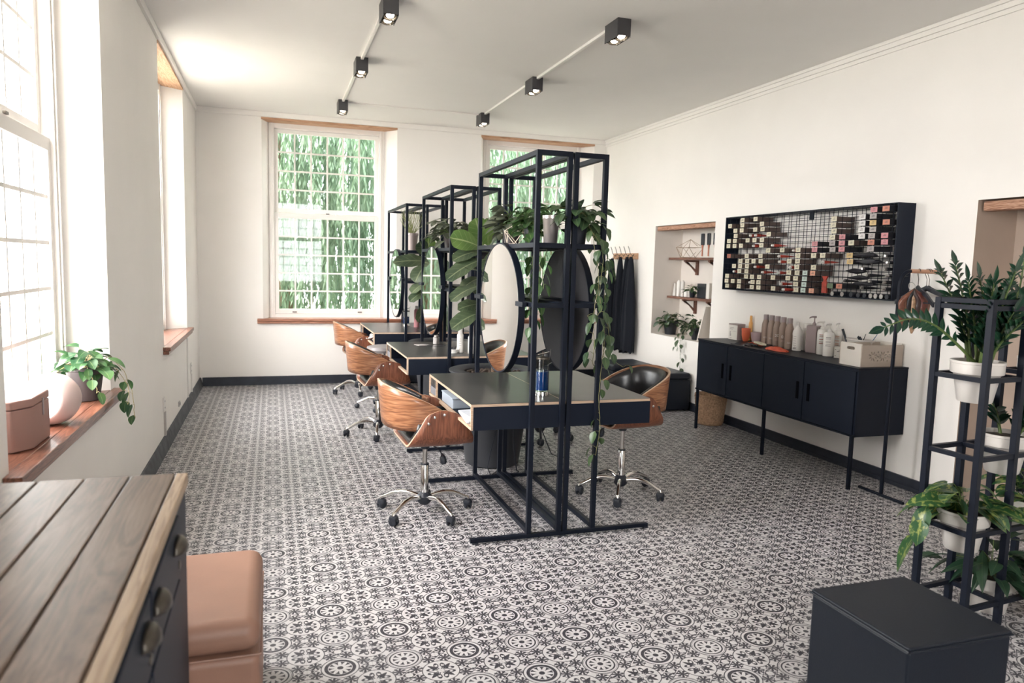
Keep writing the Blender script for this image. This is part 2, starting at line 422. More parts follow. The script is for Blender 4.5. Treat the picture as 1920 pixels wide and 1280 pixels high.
def thing(name, label, cat, loc=(0, 0, 0), rz=0, group=None):
    o = bpy.data.objects.new(name, None); COL.objects.link(o); o.location = loc; o.rotation_euler = (0, 0, rz); o.empty_display_size = .1
    return tag(o, label, cat, group)
def struct(mb, name, m, label, cat, **k):
    o = mb.build(name, m, **k); return tag(o, label, cat, kind='structure')
def sroot(name, label, cat, loc=(0, 0, 0)):
    o = thing(name, label, cat, loc); o['kind'] = 'structure'; return o
def ch(o): return [c for c in bpy.data.objects if c.parent == o]
def dup(src, loc, rz=None, label=None, parent=None):
    kids = ch(src)
    c = src.copy(); COL.objects.link(c)
    if parent is not None: c.parent = parent
    if loc is not None: c.location = loc
    if rz is not None: c.rotation_euler = (0, 0, rz)
    if label: c['label'] = label
    for k in kids: dup(k, None, parent=c)
    return c
def text_mesh(name, s, size, m, parent, loc, rot, ext=.0008):
    cu = bpy.data.curves.new(name, 'FONT'); cu.body = s; cu.size = size; cu.extrude = ext; cu.align_x = 'CENTER'; cu.align_y = 'CENTER'
    t = bpy.data.objects.new(name + '_c', cu); COL.objects.link(t)
    bpy.context.view_layer.update()
    me = bpy.data.meshes.new_from_object(t.evaluated_get(bpy.context.evaluated_depsgraph_get()))
    bpy.data.objects.remove(t, do_unlink=True)
    me.name = name; me.materials.clear(); me.materials.append(m)
    o = bpy.data.objects.new(name, me); COL.objects.link(o); o.parent = parent
    o.location = Vector(loc) - Vector(parent.location); o.rotation_euler = rot
    return o
def curve_plate(name, loops, ext, m, parent, mw):
    """flat plate with holes: first loop outer, others cut out; mw: local matrix"""
    cu = bpy.data.curves.new(name, 'CURVE'); cu.dimensions = '2D'; cu.fill_mode = 'BOTH'; cu.extrude = ext
    for L in loops:
        sp = cu.splines.new('POLY'); sp.points.add(len(L)-1); sp.use_cyclic_u = True
        for p, q in zip(sp.points, L): p.co = (q[0], q[1], 0, 1)
    t = bpy.data.objects.new(name + '_c', cu); COL.objects.link(t)
    bpy.context.view_layer.update()
    me = bpy.data.meshes.new_from_object(t.evaluated_get(bpy.context.evaluated_depsgraph_get()))
    bpy.data.objects.remove(t, do_unlink=True)
    me.name = name; me.materials.clear(); me.materials.append(m)
    o = bpy.data.objects.new(name, me); COL.objects.link(o); o.parent = parent; o.matrix_local = mw
    return o
# ================================================================ ROOM SHELL
m = MB(); m.box(-.0, YF, -.1, XR+.4, YB, 0); struct(m, 'floor', TILE, 'black and white patterned cement tile floor with ring and flower motifs', 'floor', smooth=False)
m = MB(); m.box(-.4, YF-.2, H, XR+.6, YB+.4, H+.2); struct(m, 'ceiling', CEIL, 'plain white plaster ceiling above the salon', 'ceiling', smooth=False)
def wall(name, fn, u0, u1, z0, z1, openings, T, lab, m=WALL, niche=None):
    """openings: (fu0,fu1,fz0,fz1, bu0,bu1,bz0,bz1, depth, closed)"""
    b = MB()
    us = sorted({u0, u1, *[o[0] for o in openings], *[o[1] for o in openings]})
    zs = sorted({z0, z1, *[o[2] for o in openings], *[o[3] for o in openings]})
    def q(P, mi=0):
        b.mi = mi; b.face([b.b.verts.new(fn(*p)) for p in P])
    for i in range(len(us)-1):
        for j in range(len(zs)-1):
            uc, zc = (us[i]+us[i+1])/2, (zs[j]+zs[j+1])/2
            if any(o[0] < uc < o[1] and o[2] < zc < o[3] for o in openings): continue
            q([(us[i], zs[j], 0), (us[i+1], zs[j], 0), (us[i+1], zs[j+1], 0), (us[i], zs[j+1], 0)])
    for o in openings:
        A = [(o[0], o[2]), (o[1], o[2]), (o[1], o[3]), (o[0], o[3])]; B = [(o[4], o[6]), (o[5], o[6]), (o[5], o[7]), (o[4], o[7])]
        mi = int(o[9])
        for k in range(4):
            a, c = A[k], A[(k+1) % 4]; d, e = B[k], B[(k+1) % 4]
            q([(a[0], a[1], 0), (c[0], c[1], 0), (e[0], e[1], o[8]), (d[0], d[1], o[8])], mi)
        if o[9]: q([(p[0], p[1], o[8]) for p in B], int(o[9]))
        else:
            for k in range(4):
                d, e = B[k], B[(k+1) % 4]; q([(d[0], d[1], o[8]), (e[0], e[1], o[8]), (e[0], e[1], T), (d[0], d[1], T)])
    # outer skin, so that no light leaks in
    ops = [o for o in openings if not o[9]]
    us = sorted({u0, u1, *[o[4] for o in ops], *[o[5] for o in ops]}); zs = sorted({z0, z1, *[o[6] for o in ops], *[o[7] for o in ops]})
    for i in range(len(us)-1):
        for j in range(len(zs)-1):
            uc, zc = (us[i]+us[i+1])/2, (zs[j]+zs[j+1])/2
            if any(o[4] < uc < o[5] and o[6] < zc < o[7] for o in ops): continue
            q([(us[i], zs[j], T), (us[i+1], zs[j], T), (us[i+1], zs[j+1], T), (us[i], zs[j+1], T)])
    for a in ((u0, z0, u1, z0), (u1, z0, u1, z1), (u1, z1, u0, z1), (u0, z1, u0, z0)):
        q([(a[0], a[1], 0), (a[2], a[3], 0), (a[2], a[3], T), (a[0], a[1], T)])
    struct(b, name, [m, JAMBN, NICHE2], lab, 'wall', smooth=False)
D = .19
WB1 = (.695, 2.236, .775, 3.067, .768, 2.108, .775, 3.045, D, False)
WB2 = (3.284, 4.818, .775, 3.067, 3.362, 4.700, .775, 3.045, D, False)
WL1 = (2.655, 4.21, .775, 3.067, 2.745, 4.135, .775, 3.045, D, False)
WL2 = (6.18, 7.80, .775, 3.067, 6.28, 7.66, .775, 3.045, D, False)
WL0 = (-1.0, .55, .775, 3.067, -.93, .47, .775, 3.045, D, False)
wall('wall_back', lambda u, z, w_: (u, YB+w_, z), -.4, XR+.6, -.1, H+.05, [WB1, WB2], .34, 'white plastered end wall with two tall sash windows')
wall('wall_left', lambda u, z, w_: (-w_, u, z), YF, YB, -.1, H+.05, [WL1, WL2], .34, 'white plastered left wall with deep window recesses')
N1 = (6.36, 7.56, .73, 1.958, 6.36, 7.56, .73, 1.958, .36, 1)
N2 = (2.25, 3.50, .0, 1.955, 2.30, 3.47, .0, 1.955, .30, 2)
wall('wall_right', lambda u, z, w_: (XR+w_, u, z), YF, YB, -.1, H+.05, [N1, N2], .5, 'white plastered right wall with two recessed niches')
WF1 = (.70, 2.24, .775, 3.067, .77, 2.17, .775, 3.045, D, False)  # added opening, out of view, to brighten end wall and ceiling
WF2 = (2.85, 4.39, .775, 3.067, 2.92, 4.32, .775, 3.045, D, False)
wall('wall_front', lambda u, z, w_: (u, YF-w_, z), -.4, XR+.6, -.1, H+.05, [WF1], .34, 'white plastered wall at the near end of the salon')
# baseboards
m = MB(); m.hexa([(0, YF, 0), (.038, YF, 0), (.038, YB, 0), (0, YB, 0), (0, YF, .1), (.012, YF, .098), (.012, YB, .098), (0, YB, .1)])
struct(m, 'baseboard_left', GREYBB, 'scuffed grey painted skirting along the left wall', 'baseboard', smooth=False)
m = MB(); m.box(.03, YB-.02, 0, XR, YB, .1); struct(m, 'baseboard_back', BLACKBB, 'black skirting board along the end wall', 'baseboard', bevel=.003)
m = MB(); m.box(XR-.018, 3.50, 0, XR, YB-.02, .085); m.box(XR-.026, 3.50, .0, XR-.018, YB-.02, .03)
struct(m, 'baseboard_right', BLACKBB, 'black skirting board along the right wall', 'baseboard', bevel=.003)
# cornice
for nm, bx in (('trim_1', [(0, YF, 3.07, .022, YB, H), (0, YF, 3.045, .010, 2.62, 3.07)]), ('trim_2', [(0, YB-.022, 3.07, XR, YB, H)]), ('trim_3', [(XR-.022, YF, 3.07, XR, YB, H), (XR-.034, YF, 3.102, XR, YB, H), (XR-.011, YF, 3.04, XR, YB, 3.07)])):
    m = MB()
    for q in bx: m.box(*q)
    struct(m, nm, WALL, {'trim_1': 'white cornice strip along the left wall', 'trim_2': 'white cornice strip along the end wall', 'trim_3': 'white stepped cornice along the right wall'}[nm], 'cornice', bevel=.003)
# lintels and sills
def lintel(nm, fn, o, mt, lab):
    m = MB(); z0, z1 = 3.044, 3.068
    P = [fn(o[0]-.004, z0, -.006), fn(o[1]+.004, z0, -.006), fn(o[5], z0, D), fn(o[4], z0, D), fn(o[0]-.004, z1, -.006), fn(o[1]+.004, z1, -.006), fn(o[5], z1, D), fn(o[4], z1, D)]
    m.hexa(P); struct(m, nm, mt, lab, 'lintel', smooth=False)
fb = lambda u, z, w_: (u, YB+w_, z); fl = lambda u, z, w_: (-w_, u, z)
lintel('trim_4', fb, WB1, LINTX, 'brown wooden lintel board over the left window of the end wall')
lintel('trim_5', fb, WB2, LINTX, 'brown wooden lintel board over the right window of the end wall')
lintel('trim_6', fl, WL1, LINT, 'wooden lintel board over the near window of the left wall')
lintel('trim_7', fl, WL2, LINT, 'light wooden lintel board over the far window of the left wall')
def sill(nm, fn, o, mt, lab, proj=.055, ext=.065):
    m = MB(); z0, z1 = .722, .775
    a, b = o[0]-ext, o[1]+ext
    m.hexa([fn(a, z0, -proj+.012), fn(b, z0, -proj+.012), fn(b, z0, .0), fn(a, z0, .0), fn(a, .745, -proj+.012), fn(b, .745, -proj+.012), fn(b, .745, 0), fn(a, .745, 0)])
    m.hexa([fn(a, .748, -proj), fn(b, .748, -proj), fn(b, .748, .0), fn(a, .748, .0), fn(a, z1+.004, -proj), fn(b, z1+.004, -proj), fn(b, z1+.004, 0), fn(a, z1+.004, 0)])
    m.hexa([fn(o[0], .748, 0), fn(o[1], .748, 0), fn(o[5], .748, D), fn(o[4], .748, D), fn(o[0], z1+.004, 0), fn(o[1], z1+.004, 0), fn(o[5], z1+.004, D), fn(o[4], z1+.004, D)])
    struct(m, nm, mt, lab, 'window sill', bevel=.004)
sill('trim_8', fb, WB1, SILLX, 'reddish wooden window sill on the left of the end wall')
sill('trim_9', fb, WB2, SILLX, 'reddish wooden window sill on the right of the end wall', ext=.09)
sill('trim_10', fl, WL1, SILLW, 'varnished dark wooden sill under the near left window')
sill('trim_11', fl, WL2, SILLW, 'varnished dark wooden sill under the far left window')
# ---------------------------------------------------------------- sash windows
def window(name, fn, o, lab):
    c0, c1 = o[4], o[5]
    root = sroot(name, lab, 'window', fn((c0+c1)/2, .78, D))
    def B(m, u0, u1, z0, z1, w0, w1):
        P = [fn(u0, z0, w0), fn(u1, z0, w0), fn(u1, z0, w1), fn(u0, z0, w1), fn(u0, z1, w0), fn(u1, z1, w0), fn(u1, z1, w1), fn(u0, z1, w1)]
        m.hexa(P)
    w = D; g0, g1 = c0+.106, c1-.106
    m = MB(); z0, z1 = .776, 3.045
    B(m, c0, g0-.045, z0, z1, w-.012, w+.10); B(m, g1+.045, c1, z0, z1, w-.012, w+.10)
    B(m, g0-.045, g1+.045, 2.99, z1, w-.012, w+.10); B(m, g0-.045, g1+.045, z0, .822, w-.012, w+.10)
    B(m, c0+.03, c0+.045, z0, z1, w-.022, w-.012); B(m, c1-.045, c1-.03, z0, z1, w-.022, w-.012)
    m.build('window_frame', PAINT, root, bevel=.003)
    for nm, za, zb, wo_, n in (('lower_sash', .88, 1.957, w+.008, 5), ('upper_sash', 2.075, 2.943, w+.045, 4)):
        m = MB(); st = .044
        lo = za - (.056 if n == 5 else .05); hi = zb + (.062 if n == 5 else .045)
        B(m, g0-st, g0, lo, hi, wo_, wo_+.036); B(m, g1, g1+st, lo, hi, wo_, wo_+.036)
        B(m, g0, g1, lo, za, wo_, wo_+.036); B(m, g0, g1, zb, hi, wo_, wo_+.036)
        sh = m.build(nm, PAINT, root, bevel=.002)
        m = MB(); mw = .0090
        for i in range(1, 6):
            u = g0 + (g1-g0)*i/6; B(m, u-mw, u+mw, za, zb, wo_+.010, wo_+.026)
        for j in range(1, n):
            z = za + (zb-za)*j/n; B(m, g0, g1, z-mw, z+mw, wo_+.0105, wo_+.0255)
        k = m.build('glazing_bars', PAINT, sh, world=False); k.data.transform(Matrix.Translation(-Vector(root.location)))
        m = MB(); B(m, g0, g1, za, zb, wo_+.016, wo_+.019)
        k = m.build('pane', GLASSW, sh, world=False, smooth=False); k.data.transform(Matrix.Translation(-Vector(root.location)))
        if n == 5:
            for u in (g0+.14*(g1-g0)+.02, g0+.86*(g1-g0)-.02):
                m = MB(); B(m, u-.026, u+.026, .838, .850, wo_-.012, wo_)
                k = m.build('sash_lift', BRONZE, sh, world=False, bevel=.002); k.data.transform(Matrix.Translation(-Vector(root.location)))
    m = MB(); uc = (g0+g1)/2
    B(m, uc-.02, uc+.02, 2.018, 2.03, w-.004, w+.008); m.build('window_catch', BRONZE, root, bevel=.002)
    return root
window('window_1', fb, WB1, 'tall white sash window with small panes left on the end wall')
window('window_2', fb, WB2, 'white sash window right on the end wall behind the shelf frames')
window('window_3', fl, WL1, 'sunlit white sash window nearest on the left wall')
window('window_4', fl, WL2, 'sash window in the far recess of the left wall')
ff = lambda u, z, w_: (u, YF-w_, z)
window('fill_window', ff, (.70, 2.24, .775, 3.067, .77, 2.17, .775, 3.045, D), 'added sash window behind the camera, for fill light')  # added fill window, unseen; lifts the light on end wall and ceiling
# niche lintels
m = MB(); m.box(XR+.004, 6.36, 1.905, XR+.11, 7.53, 1.952); struct(m, 'trim_12', OLDW, 'rough old wooden lintel across the shelved niche', 'lintel', bevel=.006)
m = MB(); m.box(XR+.006, 2.27, 1.885, XR+.10, 3.47, 1.945); struct(m, 'trim_13', OLDW, 'rough whitewashed wooden lintel over the large right niche', 'lintel', bevel=.01)
# outside
m = MB(); m.box(-30, -20, -.7, 30, 40, -.6); tag(m.build('garden_ground', GROUND, smooth=False), 'pale ground of the garden outside the windows', 'ground', kind='structure')
def weeping_tree(x0, x1, y, n, mt, lab, zt=5.2, zb=-.5, lw=.03, seed=1, L=.13):
    rnd = random.Random(seed)
    root = thing('weeping_tree', lab, 'tree', ((x0+x1)/2, y+.4, -.6))
    m = MB(); xc = (x0+x1)/2
    m.tube([(xc, y+.5, -.6), (xc+.1, y+.45, 1.2), (xc-.05, y+.5, 3), (xc, y+.4, 5.2)], [.16, .13, .10, .05], 10)
    for k in range(12):
        q = rnd.uniform(x0, x1); m.tube([(xc, y+.4, 3.2+k*.16), ((xc+q)/2, y+.2, 4.4+k*.08), (q, y, 4.6+k*.05)], [.04, .025, .01], 6)
    m.build('trunk', TRUNK, root)
    m = MB()
    for k in range(n):
        x = rnd.uniform(x0, x1); yy = y + rnd.uniform(-.7, .7); z = rnd.uniform(2.4, zt); ze = max(zb, z - rnd.uniform(1.6, 4.4)); sway = rnd.uniform(-.12, .12)
        while z > ze:
            x += sway*.08 + rnd.uniform(-.01, .01)
            for sgn in (-1, 1):
                a = rnd.uniform(0, PI); dx = math.cos(a)*.35*sgn*L; dy = math.sin(a)*.35*sgn*L; l_ = L*rnd.uniform(.7, 1.25)
                p = Vector((x, yy, z)); e = p + Vector((dx, dy, -l_)); sd = Vector((math.cos(a+1.5), math.sin(a+1.5), 0))*lw*.5; md = (p+e)/2
                v = [m.b.verts.new(c) for c in (p, md+sd, e, md-sd)]
                m.face(v, [(.5, 0), (1, .5), (.5, 1), (0, .5)])
            z -= L*.42
    m.build('foliage', mt, root, smooth='leaf')
    return root
weeping_tree(-.8, 2.6, 11.0, 330, L_TREE, 'pale green weeping tree outside the left window of the end wall', seed=3)
weeping_tree(3.2, 7.2, 11.4, 330, L_TREE, 'pale green weeping tree outside the right window of the end wall', seed=5)
weeping_tree(-2.5, 9.0, 14.2, 520, L_TREED, 'deeper green weeping tree standing behind the two nearer trees', seed=9, lw=.07, L=.24, zt=6.5)
# ================================================================ WORK STATIONS
FR = [(3.605, 4.740), (5.535, 6.665), (7.52, 8.78)]
ord3 = ['nearest', 'middle', 'far']
def shelf_frame(x0, x1, yf, yk, side, i, hf=2.072):
    b = .026
    lab = f'tall black steel shelf frame on the {side} side of the {ord3[i]} desk'
    root = thing('shelf_frame', lab, 'shelf frame', ((x0+x1)/2, (yf+yk)/2, 0), group=None)
    for x in (x0, x1-b):
        for y in (yf, yk-b):
            m2 = MB(); m2.box(x, y, .03, x+b, y+b, hf); m2.build('post', STEEL, root, bevel=.0015)
    for z in (hf-b, 1.572, 1.258):
        m = MB()
        for x in (x0, x1-b): m.box(x, yf+b, z, x+b, yk-b, z+b)
        for y in (yf, yk-b): m.box(x0+b, y, z, x1-b, y+b, z+b)
        m.build('shelf_rail' if z < 2 else 'top_rail', STEEL, root, bevel=.0015)
    m = MB(); m.box(x0+b, yf+b, 1.590, x1-b, yk-b, 1.597); m.build('shelf_plate', STEEL, root)
    m = MB(); m.box(x0+b, yf+b+.55, 1.276, x1-b, yk-b, 1.283); m.build('shelf_plate', STEEL, root)
    m = MB()
    for x in (x0, x1-b): m.box(x, yf+b, .03, x+b, yk-b, .03+b)
    m.build('floor_rail', STEEL, root, bevel=.0015)
    return root
def foot_bar(y, i, which):
    root = thing('foot_bar', f'black steel foot bar on the floor at the {which} end of the {ord3[i]} desk', 'foot bar', (2.31, y, 0))
    m = MB(); m.box(1.787, y-.013, .008, 2.836, y+.013, .030); m.build('bar', STEEL, root, bevel=.0015)
    for x in (1.80, 2.30, 2.81):
        m = MB(); m.box(x, y-.012, 0, x+.03, y+.012, .008); m.build('rubber_foot', RUBBER, root)
def desk(yf, yb, i, x0=1.783, x1=2.829):
    z1, z0 = .750, .610; t = .016
    lab = ['nearest black desk with plywood edges, blue jar standing on it', 'middle black desk with plywood edges, white spray bottles on it', 'farthest black desk with plywood edges in front of the window'][i]
    root = thing('desk', lab, 'desk', ((x0+x1)/2, (yf+yb)/2, z0))
    m = MB(); m.box(x0+.001, yf+.001, z1-t, x1-.001, yb-.001, z1-.0012); m.box(x0+.001, yf+.001, z0, x1-.001, yb-.001, z0+t-.001)
    m.build('plywood_core', PLY if i == 0 else PLYL, root)
    m = MB(); m.box(x0+.0005, yf, z1-.0015, x1-.0005, yb, z1); m.build('desktop', LAMIN, root)
    m = MB(); m.box((x0+x1)/2-.0012, yf+.03, z1, (x0+x1)/2+.0012, yb-.03, z1+.0006); m.build('centre_joint', PLYL, root)
    m = MB(); m.box(x0+.012, yf-.001, z0-.001, x1+.0005, yf+.012, z1-t); m.box(x0+.012, yb-.012, z0, x1-.012, yb+.001, z1-t); m.box((x0+x1)/2-.01, yf+.012, z0+t, (x0+x1)/2+.01, yb-.012, z1-t)
    m.box(x0+.02, yf+.012, z0+t-.001, x1-.02, yb-.012, z0+t+.001)
    m.build('side_panel', STEEL2, root)
    for x in (x0, x1-.012):
        for ya, yb_ in ((yf, yf+.012), (yb-.012, yb), (yb-.215, yb-.203)):
            m = MB(); m.box(x, ya, z0+t, x+.012, yb_, z1-t); m.build('edge_strip', PLY if i == 0 else PLYL, root)
    m = MB(); m.box(x0+.012, yb-.203, z0+t, x1-.012, yb-.212, z1-t); m.build('divider', STEEL2, root)
    m = MB(); m.box(x0+.008, yb-.195, z0+.07, x0+.016, yb-.02, z1-t-.004); m.build('socket_panel', RUBBER, root, bevel=.002)
    m = MB(); m.box(x0+.007, yb-.175, z0+.085, x0+.010, yb-.11, z1-t-.012); m.box(x0+.007, yb-.10, z0+.085, x0+.010, yb-.04, z1-t-.012); m.build('socket', BRONZE, root, bevel=.001)
    m = MB(); m.box(x0+.006, yb-.195, z0+t+.002, x0+.014, yb-.02, z0+.066); m.build('grey_drawer', mat('grey_plate', (.18, .18, .20), .5), root, bevel=.002)
for i, (a, b) in enumerate(FR):
    shelf_frame(2.100, 2.299, a, b, 'left', i); shelf_frame(2.310, 2.505, a, b, 'right', i)
    foot_bar(a+.013, i, 'near'); foot_bar(b-.013, i, 'far')
desk(3.632, 4.712, 0); desk(5.562, 6.637, 1); desk(7.547, 8.752, 2)
# ---------------------------------------------------------------- oval mirrors
def oval_mirror(x, yc, zc, face, i, side, ry=.39, rz=.385):
    root = thing('oval_mirror', f'oval mirror with black rim on the {side} side of the {ord3[i]} shelf frame', 'mirror', (x, yc, zc))
    n = 72; s = face
    def el(a, b, X_): return [(X_, yc + a*math.cos(2*PI*k/n), zc + b*math.sin(2*PI*k/n)) for k in range(n)]
    m = MB(); m.rings([el(ry, rz, x+s*.004), el(ry-.001, rz-.001, x-s*.024)]); m.build('backing', FELT, root)
    m = MB(); A = el(ry+.004, rz+.004, x+s*.010); B = el(ry+.004, rz+.004, x-s*.026); C_ = el(ry-.004, rz-.004, x-s*.026); D_ = el(ry-.004, rz-.004, x+s*.010)
    R = [A, B, C_, D_, A]; V = [[m.b.verts.new(p) for p in r] for r in R[:4]]; V.append(V[0])
    for a, b in zip(V, V[1:]):
        for k in range(n): m.face([a[k], a[(k+1) % n], b[(k+1) % n], b[k]])
    m.build('rim', STEEL, root)
    m = MB(); v = [m.b.verts.new(p) for p in el(ry-.004, rz-.004, x+s*.0075)]; m.face(v)
    m.build('mirror_glass', MIRROR, root, smooth=False)
    for ya, yb in ((yc-ry-.09, yc-ry+.03), (yc+ry-.03, yc+ry+.10)):
        m = MB(); m.box(x-.02, ya, zc+.035, x+.004, yb, zc+.06); m.build('bracket', STEEL, root)
    return root
for i, yc in enumerate((4.165, 6.12, 8.02)):
    zc = (1.222, 1.240, 1.243)[i]; rz = (.381, .372, .366)[i]
    oval_mirror(2.086, yc, zc, -1, i, 'left', .392, rz); oval_mirror(2.519, yc, zc, 1, i, 'right', .392, rz)
# ================================================================ CHAIRS
def chair(label, loc, rz, wood1=None, black=False):
    root = thing('swivel_chair', label, 'chair', loc, rz, None)
    W1 = WALNY if not black else LEATHER; W2 = WALND if not black else LEATHER; E_ = PLY if not black else LEATHER
    def plan(th, k=1.0):       # th from -1 to 1 around the back; returns x, y
        a = th*1.92; ex = .72
        cx, sy = math.cos(a), math.sin(a)
        return (-.245*k*math.copysign(abs(cx)**ex, cx)*(1.0 if cx > 0 else .62), .238*k*math.copysign(abs(sy)**.8, sy))
    N = 44
    def top(th): return .650 + .155*max(0.0, min(1.0, (.055-plan(th)[0])/.30))**.85
    def bot(th): return .545 + .012*(1-abs(th)) + .045*max(0, abs(th)-.75)/.25
    m = MB(); R = []
    for j in range(7):
        s = j/6; row = []
        for k in range(N+1):
            th = -1+2*k/N; z = bot(th)+(top(th)-bot(th))*s; fl = 1+.10*(z-.55)/.25*(math.cos(th*PI/2)**.5 if abs(th) < 1 else 0)
            x, y = plan(th, 1.0); row.append((x*fl, y*(1+.05*(z-.55)/.25), z))
        R.append(row)
    m.rings(R, close=False, cap=False)
    m.build('backrest', [W1, E_], root, world=False, solid=.013, rim=1, ang=60)
    m = MB(); R = []
    for j in range(6):
        s = .02+.95*j/5; row = []
        for k in range(N+1):
            th = (-1+2*k/N)*.86; z = bot(th)+(top(th)-bot(th))*s; z = max(z, .50); fl = 1+.10*(z-.55)/.25
            bul = .90-.035*math.sin(PI*s)
            x, y = plan(th, bul); row.append((x*fl, y*(1+.04*(z-.55)/.25), z-.004))
        R.append(row)
    m.rings(R, close=False, cap=False)
    m.build('back_pad', PADM, root, world=False, solid=.022, ang=60)
    # seat shell: U section with humped sides
    m = MB(); R = []; hw, r_ = .248, .080
    path = []
    for k in range(9): path.append((-1, 1-k/8))
    def U(t):  # t in -1..1 -> y, z, height fraction
        zt = .212
        a = abs(t); sg = 1 if t > 0 else -1
        L1 = hw-r_; L2 = r_*PI/2; L3 = zt-r_; tot = L1+L2+L3; d = a*tot
        if d < L1: return sg*d, 0.0
        if d < L1+L2: q = (d-L1)/r_; return sg*(L1+r_*math.sin(q)), r_*(1-math.cos(q))
        return sg*hw, r_+(d-L1-L2)
    NN = 40
    for k in range(NN+1):
        t = -1+2*k/NN; y, h = U(t); q = h/.212
        xr = -.150 + .105*(q*q*(3-2*q)*.6+q*.4); xf = .228 - .110*(q**1.7)
        if q > .78: w_ = math.sqrt(max(0, 1-((q-.78)/.22)**2)); c_ = (xr+xf)/2; c_ = c_; xr = c_+(xr-c_)*(.25+.75*w_); xf = c_+(xf-c_)*(.25+.75*w_)
        R.append([(xr+(xf-xr)*j/8, y, .452+h+.02*(1-q)*((j/8-.4)**2)) for j in range(9)])
    m.rings(R, close=False, cap=False)
    m.build('seat_shell', [W2, E_], root, world=False, solid=.012, rim=1, ang=60)
    m = MB(); R = []
    for k in range(21):
        t = (-1+2*k/20)*.80; y, h = U(t)
        R.append([((-.130+.05*h/.2)+(.330-.10*h/.2)*j/8, y*.93, .476+h*.9) for j in range(9)])
    m.rings(R, close=False, cap=False)
    m.build('seat_pad', PADM, root, world=False, solid=.035, ang=70)
    if not black:
        for sg in (-1, 1):
            for (x, z) in ((.047, .640), (-.008, .628), (-.042, .594)):
                m = MB(); m.lathe_ax([(.009, 0), (.008, .004), (.003, .006)], (x, sg*.254, z), (0, sg, 0), 12); m.build('bolt', CHROME, root, world=False)
    # gas lift and star base
    CH = CHROME if not black else RUBBER
    m = MB(); m.lathe([(.040, .418), (.045, .445), (.045, .452)], (0, 0, 0), 20); m.box(-.06, -.045, .436, .07, .045, .447); m.lathe([(.024, .39), (.030, .42)], (0, 0, 0), 16); m.build('mount', RUBBER, root, world=False)
    m = MB(); m.cyl((0, 0, .22), (0, 0, .415), .0135); m.build('piston', BRUSH if not black else RUBBER, root, world=False)
    m = MB(); m.lathe([(.024, .11), (.024, .296), (.021, .300)], (0, 0, 0), 20); m.build('column', CH, root, world=False)
    m = MB(); m.lathe([(.0245, .294), (.0245, .302), (.015, .303)], (0, 0, 0), 20); m.build('collar', RUBBER, root, world=False)
    m = MB(); m.lathe([(.026, .055), (.044, .075), (.046, .105), (.030, .125), (.025, .13)], (0, 0, 0), 20); m.build('hub', RUBBER, root, world=False)
    m = MB(); m.tube([(.02, -.03, .425), (.06, -.10, .405), (.075, -.125, .375)], .004, 6); m.lathe_ax([(.005, 0), (.017, .02), (.020, .05), (.012, .062)], (.073, -.122, .385), (.12, -.25, -1), 10); m.build('height_lever', RUBBER, root, world=False)
    for k in range(5):
        a = 2*PI*k/5; c_, s_ = math.cos(a), math.sin(a); R0 = .272
        m = MB(); P = []
        for j in range(11):
            q = j/10; rr = .03+(R0-.03)*q; z = .098+.020*math.sin(PI*min(1, q*1.15))-.030*q**3.2; P.append((rr*c_, rr*s_, z))
        P.append((R0*1.012*c_, R0*1.012*s_, .056))
        m.tube(P, [.0135]*6+[.013, .0125, .012, .0115, .011, .010], 10)
        m.build('base_arm', CH, root, world=False)
        m = MB(); ca = a + .7*math.sin(k*2.1); ox, oy = R0*c_, R0*s_; ux, uy = math.cos(ca), math.sin(ca)
        for sg in (-1, 1):
            m.lathe_ax([(.004, 0), (.021, .002), (.0255, .007), (.0255, .013), (.020, .017)], (ox+ux*sg*.004, oy+uy*sg*.004, .0256), (ux*sg, uy*sg, 0), 20)
        R = []
        for (rr, z) in ((.026, .030), (.029, .042), (.024, .054), (.010, .060)): R.append([(ox+math.cos(2*PI*q/14)*rr*1.0, oy+math.sin(2*PI*q/14)*rr, z) for q in range(14)])
        m.rings(R)
        m.build('caster', RUBBER, root, world=False)
    return root
def swivel(c, deg, yaw, lift=0.0):
    for k in ch(c):
        if k.name.split('.')[0] not in ('base_arm', 'caster', 'hub', 'column', 'collar'): k.location.z += lift
        if k.name.split('.')[0] in ('base_arm', 'caster'): k.rotation_euler = (0, 0, math.radians(deg-yaw))
    return c
c1 = swivel(chair('walnut swivel chair pushed up to the left side of the nearest desk', (1.65, 4.165, 0), math.radians(2)), 4, 2)
swivel(dup(c1, (1.655, 6.22, 0), math.radians(3), 'walnut swivel chair standing at the left side of the middle desk'), 44, 3)
swivel(dup(c1, (1.71, 8.27, 0), math.radians(3), 'walnut swivel chair standing at the left side of the far desk'), 53, 3)
swivel(dup(c1, (2.965, 4.22, 0), math.radians(180+8), 'walnut swivel chair with black seat on the right side of the nearest desk'), 24, 188, .035)
chair('all-black padded swivel chair on the right side of the middle desk', (2.98, 5.80, 0), math.radians(180), black=True)
# stool between middle and far desk
r = thing('swivel_stool', 'low round stool with grey seat and chrome base behind the middle chair', 'stool', (1.86, 7.34, 0))
m = MB(); m.lathe([(.02, .565), (.16, .575), (.172, .60), (.165, .628), (.10, .640), (.001, .642)], (1.86, 7.34, 0), 30); m.build('seat', mat('grey_seat', (.22, .20, .20), .5), r)
m = MB(); m.cyl((1.86, 7.34, .10), (1.86, 7.34, .57), .02); m.build('column', CHROME, r)
for k in range(5):
    a = 2*PI*k/5+.5; m = MB(); m.tube([(1.86+.02*math.cos(a), 7.34+.02*math.sin(a), .095), (1.86+.15*math.cos(a), 7.34+.15*math.sin(a), .105), (1.86+.26*math.cos(a), 7.34+.26*math.sin(a), .06)], .011, 8); m.build('base_arm', CHROME, r)
    m = MB(); m.sphere((1.86+.26*math.cos(a), 7.34+.26*math.sin(a), .0255), .0255, 8); m.build('caster', RUBBER, r)
